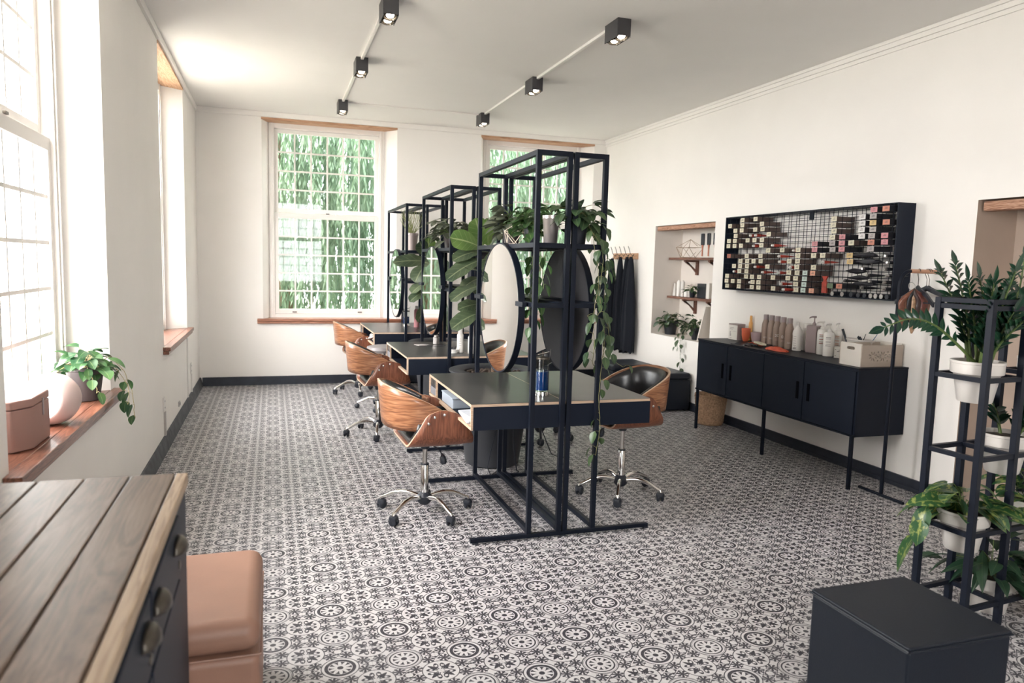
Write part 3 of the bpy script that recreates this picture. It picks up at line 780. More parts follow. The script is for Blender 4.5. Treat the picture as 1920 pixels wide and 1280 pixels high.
# ================================================================ SIDEBOARD
sb = thing('sideboard', 'long black steel sideboard on tall legs against the right wall', 'sideboard', (4.765, 4.90, 0))
Y0, Y1, XF = 3.915, 5.885, 4.55
m = MB(); m.box(XF+.008, Y0, .37, XR-.002, Y1, .838); m.build('body', STEEL2, sb, bevel=.003)
m = MB(); m.box(XF, Y0-.002, .832, XR-.001, Y1+.002, .845); m.build('top', STEEL, sb, bevel=.002)
ds = [Y0+.012, 4.436, 4.905, 5.405, Y1-.012]
for i in range(4):
    a, b = ds[i]+.004, ds[i+1]-.004
    m = MB(); m.box(XF-.002, a, .385, XF+.010, b, .820); d = m.build('door', STEEL2, sb, bevel=.003)
    hy = b-.055 if i % 2 == 0 else a+.055
    m = MB(); m.box(XF-.006, hy-.014, .535, XF-.001, hy+.014, .665); k = m.build('handle', SLOT, d, world=False, bevel=.002); k.data.transform(Matrix.Translation(-Vector(sb.location)))
m = MB()
m.box(XF, Y0, .370, XF+.02, Y1, .383); m.build('bottom_rail', STEEL, sb)
for y in (Y0+.015, 4.872, Y1-.035):
    for x in (XF+.002,):
        m = MB(); m.box(x, y, 0, x+.022, y+.022, .372); m.build('leg', STEEL, sb, bevel=.001)
# ================================================================ basket with plant is in the plant part
# ================================================================ wire rack on the right wall
rk = thing('wall_rack', 'black steel wall rack with wire grid front holding dye boxes', 'wall rack', (XR-.075, 4.965, 1.30))
RX0, RX1, RY0, RY1, RZ0, RZ1 = XR-.15, XR-.001, 3.965, 5.965, 1.300, 1.968
m = MB(); t = .008
m.box(RX0, RY0, RZ0, RX1, RY0+t, RZ1); m.box(RX0, RY1-t, RZ0, RX1, RY1, RZ1); m.box(RX0, RY0+t, RZ0, RX1, RY1-t, RZ0+t); m.box(RX0, RY0+t, RZ1-t, RX1, RY1-t, RZ1)
m.build('frame', STEEL2, rk)
cols = [5.907-.0945*k for k in range(21)]; rows = [1.9535-.0455*r for r in range(15)]
for nm, x, dz in (('front_grid', RX0+.012, 0), ('back_grid', RX1-.012, -.005)):
    m = MB(); w_ = .0016
    for y in cols: m.box(x-w_, y-w_, RZ0+t, x+w_, y+w_, RZ1-t)
    for z in rows: m.box(x-w_*.8, RY0+t, z-w_+dz, x+w_*.8, RY1-t, z+w_+dz)
    m.build(nm, STEEL, rk, smooth=False)
m = MB(); m.box(RX0+.006, 4.80, RZ1-.075, RX0+.018, 4.845, RZ1-.009); m.build('hanging_clip', STEEL, rk, bevel=.002)
NM = {'c': 'cream', 'g': 'grey', 'p': 'pink', 'o': 'orange', 'w': 'white', 'y': 'yellow', 'm': 'mint', 's': 'salmon', 'd': 'dark green', 'r': 'rust red'}
OD = ['topmost', 'second', 'third', 'fourth', 'fifth', 'sixth', 'seventh', 'eighth', 'ninth', 'tenth', 'eleventh', 'twelfth', 'thirteenth', 'lowest']
ON = ['leftmost', 'second', 'third', 'fourth', 'fifth', 'sixth', 'seventh', 'eighth', 'ninth', 'tenth', 'eleventh', 'twelfth', 'thirteenth', 'fourteenth', 'fifteenth']
RB = {0: '2c 4c 18p 20o', 1: '0c 2c 5c 14c 17w 18g', 2: '1c 2c 4c 5c 14c 17w 18y 20o', 3: '1c 6c 14c 17w 18g', 4: '0c 1c 3c 4c 5c 14c 15p 17w 18g 20p', 5: '0c 1c 2c 5c 12p 14g 15p 16c 18o 20p',
      6: '6c 8c 10c 12p 14g 15p 18g', 7: '0r 3c 5c 10c 12c 13c 16y', 8: '2c 3c 4c 5c 9c 10c 16y', 9: '1c 2c 3c 6c 10c 12c', 10: '2c 3c 9c 10c 11m 12s', 11: '0c 3c 4c 5c 7c 9c 10c 11m', 12: '0c 1c 2c 4c 5c 10c 11m 14d 15o', 13: '0c 2c 4c 5c 7c 10c 11m 12s'}
protos = {}
for r_, s_ in RB.items():
    for n_, q in enumerate(s_.split()):
        k, c = int(q[:-1]), q[-1]
        z = rows[r_+1]+.003 if r_ < 14 else 1.31; yc = cols[k]-.047 if k < 20 else cols[20]+.028
        brown = c in 'cmsr' ; x0 = RX0-.024+random.uniform(-.006, .006); key = (brown, c)
        wv = .0275 if brown else .030
        lab = f'{"brown" if brown else "black"} dye box, {NM[c]} end, {ON[n_]} from left in {OD[r_]} row of wall rack'
        if key not in protos:
            b = thing('dye_box', lab, 'box', (x0, yc, z), 0, 'dye boxes in the wall rack')
            m = MB(); m.box(x0+.002, yc-wv, z, x0+.165, yc+wv, z+.036); m.build('carton', DYE if brown else DYED, b)
            m = MB(); m.box(x0, yc-wv, z, x0+.002, yc+wv, z+.036); e = m.build('end_label', LAB[c], b)
            m = MB()
            for j in range(2): m.box(x0-.0006, yc-.014, z+.014+.009*j, x0, yc+.012-.006*j, z+.017+.009*j)
            m.build('print', INK, b)
            protos[key] = b
        else: dup(protos[key], (x0, yc, z), label=lab)
# foil tubes, pouches lying in the cells
TB = [(5.55, 3), (5.48, 3), (5.50, 5), (5.24, 5), (4.97, 6), (5.15, 7), (5.14, 8), (5.46, 9), (5.00, 9), (5.76, 10), (5.35, 10), (5.14, 10), (5.52, 12), (5.10, 12), (5.07, 13), (4.63, 8)]
TK = [(4.22, 9), (4.17, 10), (4.40, 11), (4.15, 11), (4.23, 7), (4.15, 8), (4.22, 12), (4.02, 7), (4.00, 8), (4.02, 9), (4.00, 10), (4.02, 11), (4.02, 12)]
tp = {}
for red, L in ((True, TB), (False, TK)):
    cnt = {}
    for y, r_ in sorted(L, key=lambda t: (t[1], -t[0])):
        cnt[r_] = cnt.get(r_, 0)+1
        z = rows[r_+1]+.004; x0 = RX0-.030
        lab = f'{"red foil tube with white cap" if red else "black crimped dye tube"}, {ON[cnt[r_]-1]} such in {OD[r_]} row of wall rack'
        if red not in tp:
            b = thing('dye_tube', lab, 'tube', (x0, y, z), 0, 'tubes in the wall rack')
            m = MB(); m.rings([[(x0+.02+d, y+wx*math.cos(2*PI*k/12), z+.013+wz*math.sin(2*PI*k/12)) for k in range(12)] for d, wx, wz in ((0, .012, .012), (.02, .014, .0125), (.08, .017, .009), (.135, .022, .002))]); m.build('tube_body', REDF if red else DYED, b)
            m = MB(); m.lathe_ax([(.008, 0), (.010, .004), (.010, .020)], (x0, y, z+.013), (1, 0, 0), 12); m.build('cap', WHITEP if red else BRUSH, b)
            tp[red] = b
        else: dup(tp[red], (x0, y, z), rz=random.uniform(-.25, .25), label=lab)
# the crumpled sachets at the right and red pouch
for n_, (y, z, L_) in enumerate(((4.21, 1.60, .20), (4.17, 1.555, .22), (4.28, 1.485, .17), (4.25, 1.437, .19), (4.20, 1.395, .20))):
    pos = OD[n_].replace('fifth', 'lowest')
    b = thing('black_sachet', f'crumpled black sachet, {pos} of the five right of centre in the wall rack', 'sachet', (RX0, y, z))
    m = MB(); rnd = random.Random(n_+4); R = []
    for k in range(7):
        q = k/6; R.append([(RX0-.02+.02*math.cos(a)+rnd.uniform(-.004, .004), y+L_/2-L_*q, z+.013+(.004+.013*math.sin(PI*q)**.6)*math.sin(a)+rnd.uniform(-.005, .005)) for a in [2*PI*j/8 for j in range(8)]])
    m.rings(R); m.build('sachet', DYED, b)
b = thing('red_pouch', 'red foil pouch standing upright low in the middle of the wall rack', 'pouch', (RX0-.012, 4.60, 1.325))
m = MB(); m.box(RX0-.018, 4.575, 1.326, RX0-.006, 4.625, 1.405); m.rings([[(RX0-.012+.006*sx_, 4.60+w_*sy_, z) for sx_, sy_ in ((-1, -1), (1, -1), (1, 1), (-1, 1))] for w_, z in ((.024, 1.405), (.010, 1.425), (.03, 1.455))]); m.build('pouch', REDF, b)
for k, y in enumerate((4.52, 4.42, 4.33, 4.26, 4.20, 4.145, 4.10, 4.05, 4.00)):
    b = thing('round_tube', f'round black tube end, {ON[k]} of nine along the bottom of the wall rack', 'tube', (RX0, y, 1.309), 0, 'round tubes along the rack bottom')
    m = MB(); m.lathe_ax([(.014, 0), (.0165, .001), (.0165, .14), (.01, .141)], (RX0-.008, y, 1.3255), (1, 0, 0), 16); m.build('tube_body', RUBBER, b)
    m = MB(); m.lathe_ax([(.0165, 0), (.0172, .001), (.0172, .004), (.0165, .005)], (RX0-.010, y, 1.3255), (1, 0, 0), 16); m.build('rim', BRUSH if k in (0, 1, 5, 6, 7) else RUBBER, b)
# ================================================================ coat hooks and capes
hr = thing('coat_hook_rail', 'wooden rail with wire hooks on the right wall by the corner', 'coat hooks', (XR-.01, 8.27, 1.62))
m = MB(); m.box(XR-.022, 7.945, 1.580, XR-.001, 8.595, 1.655); m.build('rail_board', HOOKW, hr, bevel=.004)
hk = [8.50, 8.38, 8.26, 8.14, 8.02]
for y in hk:
    m = MB(); m.tube([(XR-.022, y, 1.64), (XR-.05, y, 1.625), (XR-.075, y, 1.65), (XR-.085, y+.01, 1.70), (XR-.095, y+.02, 1.735)], .004, 6)
    m.tube([(XR-.03, y, 1.63), (XR-.055, y, 1.60), (XR-.065, y, 1.575), (XR-.075, y, 1.60)], .004, 6); m.build('hook', BRONZE, hr)
def cape(y, zt, zb, wt, wb, lab, seed, dx=0.0):
    rnd = random.Random(seed); b = thing('salon_cape', lab, 'cape', (XR-.08, y, zb))
    m = MB(); R = []; n = 56; ph = rnd.uniform(0, 6); f1 = rnd.randint(5, 7)
    for j in range(26):
        q = j/25; z = zt+(zb-zt)*q; sp = wt+(wb-wt)*min(1, q*1.25)**.55
        if q > .8: sp *= 1-.12*(q-.8)/.2
        dp = .016+.045*min(1, q*2)**.6
        row = []
        for k in range(n):
            a = 2*PI*k/n; fo = 1+.20*math.sin(a*f1+ph+q*1.5)*min(1, q*3)+.09*math.sin(a*13+ph*2+q*3)
            row.append((XR-.078-dx+dp*math.cos(a)*fo, y+dx*2+sp*math.sin(a)*(1+.05*math.sin(q*9+ph)), z+(.02*math.sin(a*5+ph) if j == 25 else 0)))
        R.append(row)
    m.rings(R); m.build('cloth', CAPE, b, ang=80); return b
cape(8.50, 1.59, .47, .012, .105, 'leftmost black salon cape hanging from the coat hooks', 1)
cape(8.27, 1.61, .46, .012, .085, 'black salon cape hanging second from left on the coat hooks', 2)
cape(8.14, 1.61, .45, .012, .06, 'black salon cape hanging third from left on the coat hooks', 3, -.012)
cape(7.985, 1.61, .46, .012, .135, 'rightmost black salon cape hanging from the coat hooks', 4)
# ================================================================ cube seats
def cube(nm, lab, cat, x0, y0, x1, y1, h, mt, seam, bev=.02, cushion=None):
    b = thing(nm, lab, cat, ((x0+x1)/2, (y0+y1)/2, 0))
    hc = cushion or .07
    m = MB(); m.box(x0, y0, .012, x1, y1, h-hc-.002); m.build('body', mt, b, bevel=bev*.6, seg=4)
    m = MB(); n = 14; R = []
    for j in range(n+1):
        pass
    m.box(x0-.002, y0-.002, h-hc, x1+.002, y1+.002, h); o = m.build('cushion', mt, b, bevel=bev, seg=5)
    m = MB(); z = h-hc
    m.tube([(x0-.002, y0-.002, z), (x1+.002, y0-.002, z), (x1+.002, y1+.002, z), (x0-.002, y1+.002, z), (x0-.002, y0-.002, z)], .0035, 6); m.build('piping', seam, b)
    for x in (x0+.04, x1-.04):
        for y in (y0+.04, y1-.04):
            m = MB(); m.cyl((x, y, 0), (x, y, .013), .015); m.build('foot', RUBBER, b)
    return b
cube('leather_ottoman', 'black leather cube ottoman in the near right corner beside the plant stand', 'ottoman', 2.478, 1.486, 2.864, 1.875, .45, LEATHER, LEATHER, .016, .012)
cube('leather_ottoman', 'black leather cube ottoman standing under the hanging capes', 'ottoman', 4.30, 7.11, 4.80, 7.62, .425, LEATHER, LEATHER, .03)
cube('leather_ottoman', 'black leather cube ottoman beside the straw basket near the niche', 'ottoman', 4.46, 6.61, 4.958, 7.085, .40, LEATHER, LEATHER, .03)
cube('tan_pouf', 'tan leather cube pouf behind the plank-topped counter', 'pouf', .20, 2.115, .762, 2.695, .45, PINKL, PINKL, .045, .10)
# ================================================================ near counter
ct = thing('counter_cabinet', 'dark drawer cabinet with stained plank top in the near left corner', 'cabinet', (.30, .70, 0))
CX, CY0, CY1, CZ = .600, -.60, 1.92, .95
m = MB(); m.box(.01, CY0, .02, CX-.004, CY1-.01, CZ-.032); m.build('body', STEEL2, ct, bevel=.002)
xs = [.01, .095, .185, .281, .378, .4745, CX-.026]
for a, b in zip(xs, xs[1:]):
    m = MB(); m.box(a+.0018, CY0, CZ-.030, b-.0018, CY1, CZ); m.build('top_plank', PLANK, ct, bevel=.003)
m = MB(); m.box(CX-.024, CY0, CZ-.030, CX+.002, CY1, CZ-.0004); m.build('front_lip', PLANKE, ct, bevel=.003)
for (ya, yb) in ((1.325, 1.715), (.925, 1.315), (.525, .915), (.125, .515)):
    for (za, zb) in ((.775, .912), (.06, .765)):
        m = MB(); m.box(CX-.006, ya, za, CX+.004, yb, zb); d = m.build('drawer' if za > .7 else 'door', STEEL2, ct, bevel=.003)
        if za < .7: continue
        for hy in ((ya+yb)/2+.135, (ya+yb)/2-.135):
            m = MB(); R = []
            for j in range(9):
                a = PI*j/8; R.append([(CX+.004+.024*math.sin(a)*math.sin(PI*k/8)**.7, hy-.042*math.cos(a), (za+zb)/2+.012+.026*math.cos(PI*k/8)*math.sin(a)**.5) for k in range(5)])
            m.rings(R, close=False, cap=False); k_ = m.build('cup_handle', BRONZE, d, world=False, solid=.002); k_.data.transform(Matrix.Translation(-Vector(ct.location)))
        if za > .7:
            m = MB(); m.lathe_ax([(.010, 0), (.010, .003), (.004, .004)], (CX+.004, yb-.022, za+.03), (1, 0, 0), 12); k_ = m.build('lock', BRONZE, d, world=False); k_.data.transform(Matrix.Translation(-Vector(ct.location)))
# ================================================================ clothes rail and hangers
rl = thing('clothes_rail', 'thin black floor rail with wooden bar fixed to the right wall', 'clothes rail', (4.67, 3.76, 0))
m = MB(); P = [(4.67, 3.76, .02), (4.67, 3.752, .8), (4.67, 3.745, 1.42)]
for k in range(1, 9): a = PI/2*k/8; P.append((4.67+.075*(1-math.cos(a)), 3.745-.008*k/8, 1.42+.085*math.sin(a)))
m.tube(P, .0125, 12); m.build('pole', STEEL, rl)
m = MB(); m.cyl((4.742, 3.737, 1.505), (4.955, 3.737, 1.505), .0135); m.build('wooden_bar', COPPER, rl)
m = MB(); m.cyl((4.952, 3.737, 1.505), (XR-.001, 3.737, 1.505), .016); m.build('wall_flange', RUBBER, rl)
m = MB(); m.tube([(4.666, 3.95, .011), (4.670, 3.575, .011)], .010, 8); m.build('floor_bar', STEEL, rl)
def hanger(x, lab, drop=.085, yaw=0):
    b = thing('clothes_hanger', lab, 'hanger', (x, 3.737, 1.505), yaw, 'black hangers on the clothes rail')
    m = MB(); P = [(.0, -.010, .018), (.0, -.016, .008)]
    for k in range(11): a = -PI*.15+PI*1.25*k/10; P.append((0, -.0185*math.cos(a), .0+.0185*math.sin(a)+.0))
    P = [(0, -.0175*math.cos(PI*k/10), .0165*math.sin(PI*k/10)) for k in range(11)]+[(0, .016, -.012), (0, .006, -.035), (0, 0, -.05), (0, 0, -.105)]
    m.tube(P, .0022, 6); m.build('hook', BRONZE, b, world=False)
    m = MB(); R = []
    for k in range(25):
        q = -1+2*k/24; a = abs(q); z = -.105-.075*a**.8-.03*(a > .55)*(a-.55)/.45; R.append([(.006*c_, .205*q, z+.014*s_) for c_, s_ in ((1, 1), (1, -1), (-1, -1), (-1, 1))])
    m.rings(R); m.box(-.004, -.15, -.205, .004, .15, -.197); m.box(-.004, -.152, -.205, .004, -.143, -.170); m.box(-.004, .143, -.205, .004, .152, -.170)
    m.build('shoulders', RUBBER, b, world=False); return b
hanger(4.815, 'black clothes hanger next to the bundle of hair extensions', yaw=-.35)
hanger(4.886, 'black clothes hanger on the wooden bar nearer the wall, left of a pair', yaw=.22)
hanger(4.906, 'black clothes hanger on the wooden bar closest to the wall', yaw=.12)
hx = thing('hair_extension_bundle', 'bundle of brown, black and blond hair extensions hanging on a ring', 'hair extensions', (4.752, 3.735, 1.42))
m = MB(); m.tube([(4.752+.028*math.cos(2*PI*k/20), 3.725+.006*math.sin(2*PI*k/20), 1.405+.028*math.sin(2*PI*k/20)) for k in range(21)], .002, 6); m.tube([(4.752, 3.737, 1.519), (4.752, 3.733, 1.47), (4.752, 3.725, 1.432)], .002, 6); m.build('ring', BRUSH, hx)
rnd = random.Random(11)
HC = [('chestnut', (.20, .075, .045)), ('dark brown', (.045, .022, .02)), ('black', (.010, .010, .012)), ('auburn', (.13, .035, .025)), ('blond', (.48, .30, .18)), ('copper brown', (.28, .13, .08))]
hm = [mat('hair_'+n.replace(' ', '_'), c, .35, var=.35, vscale=60, spec=.6) for n, c in HC]
for n_, (oy, ox, mi, wd, ln) in enumerate(((.055, -.05, 0, .022, .26), (.045, -.03, 5, .018, .22), (.02, -.012, 2, .022, .22), (-.005, .0, 4, .016, .29), (-.01, .012, 4, .013, .27), (-.03, .03, 1, .026, .24), (-.05, .05, 3, .024, .25), (-.035, .055, 1, .02, .21), (-.065, .075, 5, .008, .20))):
    m = MB(); R = []
    for j in range(17):
        q = j/16; s_ = 1.15*min(1, q/.22+.25)*(1 if q < .72 else math.sqrt(max(.06, 1-((q-.72)/.28)**2))); x = 4.750+ox*min(1, q*3)*(1-.35*q*q)*1.25; wd_ = wd*1.25; y = 3.700+oy*min(1, q*3)*.6
        R.append([(x+wd_*s_*(1+.12*math.sin(a*5+j*.3))*math.cos(a), y+wd_*.5*s_*math.sin(a), 1.392-ln*q) for a in [2*PI*k/18 for k in range(18)]])
    m.rings(R); m.build('hair_weft', hm[mi], hx, ang=80)['label'] = HC[mi][0]+' hair weft'
# ================================================================ ceiling spots and conduit
def spot(x, y, lab):
    b = thing('ceiling_spot', lab, 'ceiling lamp', (x, y, H), 0, 'black ceiling spots')
    m = MB(); hx_, hy_, hz = .047, .100, .120; t = .004; z0 = H-hz; z1 = H-.001
    for sx_ in (-1, 1): m.box(x+sx_*hx_-t/2, y-hy_, z0, x+sx_*hx_+t/2, y+hy_, z1)
    for sy_ in (-1, 1): m.box(x-hx_+t/2, y+sy_*hy_-t/2, z0+.008, x+hx_-t/2, y+sy_*hy_+t/2, z1)
    m.box(x-hx_, y-hy_, z1-.008, x+hx_, y+hy_, z1); m.build('housing', LAMPF, b, bevel=.001)
    for sy_ in (-1, 1):
        yy = y+sy_*.049; ax = Vector((0, -.35 if sy_ < 0 else -.15, -1)).normalized()
        m = MB(); c = Vector((x, yy, z0+.044)); m.lathe_ax([(.018, 0), (.034, .020), (.041, .040), (.043, .044), (.041, .044), (.036, .034)], c, ax, 24); l_ = m.build('lamp_head', LAMPR, b)
        m = MB(); m.lathe_ax([(.020, .0), (.026, .008), (.023, .013), (.001, .017)], c+ax*.026, ax, 24); k_ = m.build('lamp_lens', LAMPE, l_, world=False); k_.data.transform(Matrix.Translation(-Vector(b.location)))
SPL = [(1.52, 4.87), (1.51, 6.35), (1.51, 8.04)]; SPR = [(3.04, 4.69), (3.035, 6.36), (3.035, 8.04)]
for (x, y), n in zip(SPL, ('nearest', 'middle', 'farthest')): spot(x, y, f'{n} black ceiling spot of the left row, lamps lit')
for (x, y), n in zip(SPR, ('nearest', 'middle', 'farthest')): spot(x, y, f'{n} black ceiling spot of the right row, lamps lit')
cd = thing('ceiling_conduit', 'white cable conduit joining the ceiling spots in a U', 'conduit', (2.27, 6.4, H))
m = MB(); m.box(1.498, 4.9, H-.022, 1.522, 8.03, H-.001); m.build('conduit_run', WHITEP, cd, bevel=.003)
m = MB(); m.box(3.023, 4.72, H-.022, 3.047, 8.03, H-.001); m.build('conduit_run', WHITEP, cd, bevel=.003)
m = MB(); m.box(1.56, 8.035, H-.013, 2.985, 8.045, H-.001); m.build('conduit_run', WHITEP, cd, bevel=.002)
# ================================================================ left wall sockets
for (y, lab, zz) in ((6.07, 'white double wall socket with steel conduit below, nearer one on the left wall', .345), (8.02, 'white wall socket with tall white conduit, far end of the left wall', .345)):
    b = thing('wall_socket', lab, 'socket', (.004, y, zz))
    m = MB(); m.box(.0005, y-.036, zz-.055, .012, y+.036, zz+.055); p_ = m.build('faceplate', WHITEP, b, bevel=.004)
    m = MB()
    for dz in (-.025, .025):
        for dy in (-.01, .01): m.box(.0122, y+dy-.003, zz+dz-.006, .0128, y+dy+.003, zz+dz+.006)
    m.build('pin_holes', INK, b)
    m = MB(); m.box(.0005, y-.002, .10, .016, y+.026, zz-.057); m.build('conduit', BRUSH if y < 7 else WHITEP, b, bevel=.002)
b = thing('wall_conduit', 'thin white conduit running up from the skirting near the far left window', 'conduit', (.006, 7.72, .1)); m = MB(); m.box(.0005, 7.71, .10, .012, 7.73, .70); m.build('channel', WHITEP, b, bevel=.002)
b = thing('cable_outlet', 'small grey cable outlet low on the left wall', 'outlet', (.006, 7.0, .17)); m = MB(); m.box(.0005, 6.965, .150, .012, 7.035, .195); m.build('plate', BRUSH, b, bevel=.003); m = MB(); m.box(.0122, 6.985, .162, .014, 7.015, .184); m.build('jack', INK, b)
# ================================================================ things on the sideboard
T = .8452
def bottle(nm, lab, cat, x, y, prof, mt, cap=None, capm=None, grp=None, z=T, sx=1):
    b = thing(nm, lab, cat, (x, y, z), 0, grp)
    m = MB(); m.lathe(prof, (x, y, z), 28); m.build('bottle_body', mt, b, ang=50)
    if cap: m = MB(); m.lathe(cap, (x, y, z), 28); m.build('cap', capm or mt, b, ang=50)
    return b
TB_ = [(.028, 0), (.0335, .004), (.034, .02), (.034, .145), (.0325, .168), (.028, .188), (.0225, .203), (.0215, .212)]
TC_ = [(.0215, .212), (.022, .214), (.022, .252), (.0205, .255)]
tps = [(4.945, 5.432), (4.935, 5.340), (4.915, 5.237), (4.885, 5.122), (4.850, 4.999)]
nms = ['leftmost', 'second', 'middle', 'fourth', 'rightmost']
for k, (x, y) in enumerate(tps):
    if k == 0: pb = bottle('peroxide_bottle', 'leftmost of the five taupe peroxide bottles on the sideboard', 'bottle', x, y, TB_, BROWNBTL, TC_, MAUVE, 'taupe peroxide bottles on the sideboard'); cur = pb
    else: cur = dup(pb, (x, y, T), label=f'{nms[k]} of the five taupe peroxide bottles on the sideboard')
    ya = math.atan2(0-y, .805-x); rot = (PI/2, 0, ya+PI/2)
    off = lambda z, r=.0350: (x+r*math.cos(ya), y+r*math.sin(ya), T+z)
    if k == 2: text_mesh('print', '20', .034, INKW, cur, off(.090), rot)
    if k == 3: text_mesh('print', '0.', .034, INKW, cur, off(.090), rot)
    m = MB(); 
    for j in range(2): m.tube([(x+.0346*math.cos(ya+a), y+.0346*math.sin(ya+a), T+.052+.008*j) for a in (-.4, -.2, 0, .2, .4)], .0008, 4)
    m.build('fine_print', LAB['s'] if k in (2, 3) else INKW, cur)
def carton(x, y, wx, wy, h, lab):
    b = thing('product_carton', lab, 'carton', (x, y, T)); m = MB(); m.box(x-wx/2, y-wy/2, T, x+wx/2, y+wy/2, T+h); m.build('carton_body', CARDW, b, bevel=.001)
    m = MB(); m.box(x-wx/2+.003, y-wy/2-.0008, T+.001, x+wx/2, y-wy/2, T+h-.001); m.box(x-wx/2-.0004, y-wy/2-.0006, T+h-.012, x+wx/2+.001, y+wy/2, T+h+.0008); m.build('taupe_side', MAUVE, b)
    m = MB()
    for j, (a, c, l_) in enumerate(((.105, .006, .06), (.093, .006, .045), (.075, .002, .10), (.052, .022, .012), (.030, .022, .02), (.012, .004, .03))): m.box(x-wx/2-.0008, y+wy/2-.02-l_, T+a, x-wx/2, y+wy/2-.02, T+a+c)
    m.build('print', LAB['g'], b)
carton(4.88, 5.76, .085, .13, .146, 'white and taupe product carton at the far end of the sideboard')
bottle('amber_bottle', 'slim amber spray bottle behind the orange cup', 'bottle', 4.955, 5.66, [(.015, 0), (.017, .01), (.017, .16), (.012, .175), (.010, .19)], ORAL, [(.011, .19), (.012, .193), (.011, .225), (.008, .228)], ORAL)
def cup(nm, lab, x, y, r, h, mt, r0=.6):
    b = thing(nm, lab, 'bowl' if 'bowl' in nm else 'cup', (x, y, T)); m = MB()
    m.lathe([(r*r0*.8, 0), (r*r0, .004), (r*.90, h*.45), (r, h*.9), (r, h), (r-.003, h), (r-.004, h*.9), (r*.86, h*.45), (r*r0*.8, .008)], (x, y, T), 28); m.build('cup_body', mt, b)
    m = MB(); m.tube([(x+(r*.965+.0005)*math.cos(2*PI*k/32), y+(r*.965+.0005)*math.sin(2*PI*k/32), T+h*.62) for k in range(33)], .0012, 5); m.build('ring_groove', mt, b)
cup('mixing_cup', 'orange mixing cup in front of the amber bottle', 4.865, 5.60, .040, .118, ORANGE)
cup('mixing_bowl', 'mauve mixing bowl right of the orange cup', 4.925, 5.525, .052, .088, BOWLM, .75)
b = bottle('measuring_bottle', 'white round-shouldered bottle with printed scale beside the taupe bottles', 'bottle', 4.845, 4.893, [(.030, 0), (.036, .004), (.036, .12), (.0385, .135), (.034, .165), (.020, .19), (.011, .205)], WHITEP, [(.011, .205), (.013, .21), (.009, .228), (.003, .235)], WHITEP)
ya = math.atan2(-4.893, .805-4.845); m = MB()
for j in range(5): m.tube([(4.845+.0366*math.cos(ya+a-.55), 4.893+.0366*math.sin(ya+a-.55), T+.045+.018*j) for a in (-.3, 0, .3)], .0014, 4)
m.build('print', LAB['g'], b)
text_mesh('lettering', 'aU', .026, INK, b, (4.845+.0375*math.cos(ya-.5), 4.893+.0375*math.sin(ya-.5), T+.024), (PI/2, 0, ya-.5+PI/2))
bottle('white_bottle', 'plain white cylinder bottle behind the round-shouldered one', 'bottle', 4.945, 4.905, [(.030, 0), (.033, .004), (.033, .18), (.030, .184)], WHITEM, [(.031, .184), (.031, .218), (.028, .221)], WHITEP)
def pump(lab, x, y, r, h, mt, sq=False, yaw=0.6, printm=None, ph=.075):
    b = thing('pump_bottle', lab, 'bottle', (x, y, T)); m = MB()
    if sq: m.box(x-r, y-r, T, x+r, y+r, T+h, rz=yaw-.2); m.build('bottle_body', mt, b, bevel=.006)
    else: m.lathe([(r*.92, 0), (r, .004), (r, h*.90), (r*.8, h*.98), (r*.4, h)], (x, y, T), 28); m.build('bottle_body', mt, b)
    m = MB(); m.lathe([(.015, h), (.015, h+.016), (.009, h+.020), (.006, h+.030), (.004, h+.032), (.004, h+ph-.010)], (x, y, T), 16)
    dx, dy = math.cos(yaw+2.4), math.sin(yaw+2.4); z = T+h+ph-.008
    m.tube([(x-dx*.012, y-dy*.012, z), (x+dx*.02, y+dy*.02, z+.001), (x+dx*.040, y+dy*.040, z-.004), (x+dx*.043, y+dy*.043, z-.012)], [.009, .006, .005, .004], 8)
    m.build('pump', mt if sq else WHITEP, b)
    if printm:
        ya = math.atan2(-y, .805-x); m = MB()
        if sq: 
            m.box(x-.026, y-r-.001, T+h*.86, x+.026, y-r, T+h*.93, rz=yaw-.2, c=(x, y))
        else:
            for j, q in enumerate((.78, .72, .60, .50, .44)): m.tube([(x+(r+.0004)*math.cos(ya+a), y+(r+.0004)*math.sin(ya+a), T+h*q) for a in (-.55, -.25, .05, .35)], .0016 if j % 2 else .0024, 4)
        m.build('print', printm, b)
    return b
pump('tall mauve-grey square pump bottle in the middle of the sideboard', 4.885, 4.755, .043, .217, MAUVE, True, .6, LAB['g'])
pump('white pump bottle with brown print, left of the front pair', 4.880, 4.655, .036, .198, WHITEP, False, .3, LAB['r'], .062)
pump('white pump bottle with grey print, right one of the front pair', 4.850, 4.545, .040, .185, WHITEP, False, .9, LAB['g'], .066)
pump('white pump bottle with orange back label, half hidden behind the pair', 4.945, 4.560, .032, .195, WHITEP, False, 1.2, LAB['s'], .06)
# small card box
b = thing('small_carton', 'small white printed carton between pump bottles and bucket', 'carton', (4.880, 4.425, T)); m = MB(); m.box(4.82, 4.40, T, 4.94, 4.45, T+.082, rz=-.75); m.build('carton_body', CARDW, b)
m = MB(); c_ = (4.88, 4.425)
m.box(4.93, 4.399, T+.01, 4.9405, 4.4, T+.078, rz=-.75, c=c_); m.box(4.90, 4.3992, T+.006, 4.932, 4.4, T+.06, rz=-.75, c=c_); m.build('dark_oval', INK, b)
m = MB()
for q in ((4.84, .048, .04), (4.85, .058, .012), (4.826, .062, .006), (4.826, .014, .008)): m.box(q[0], 4.3992, T+q[1], q[0]+q[2], 4.4, T+q[1]+.004, rz=-.75, c=c_)
m.build('print', INK, b)
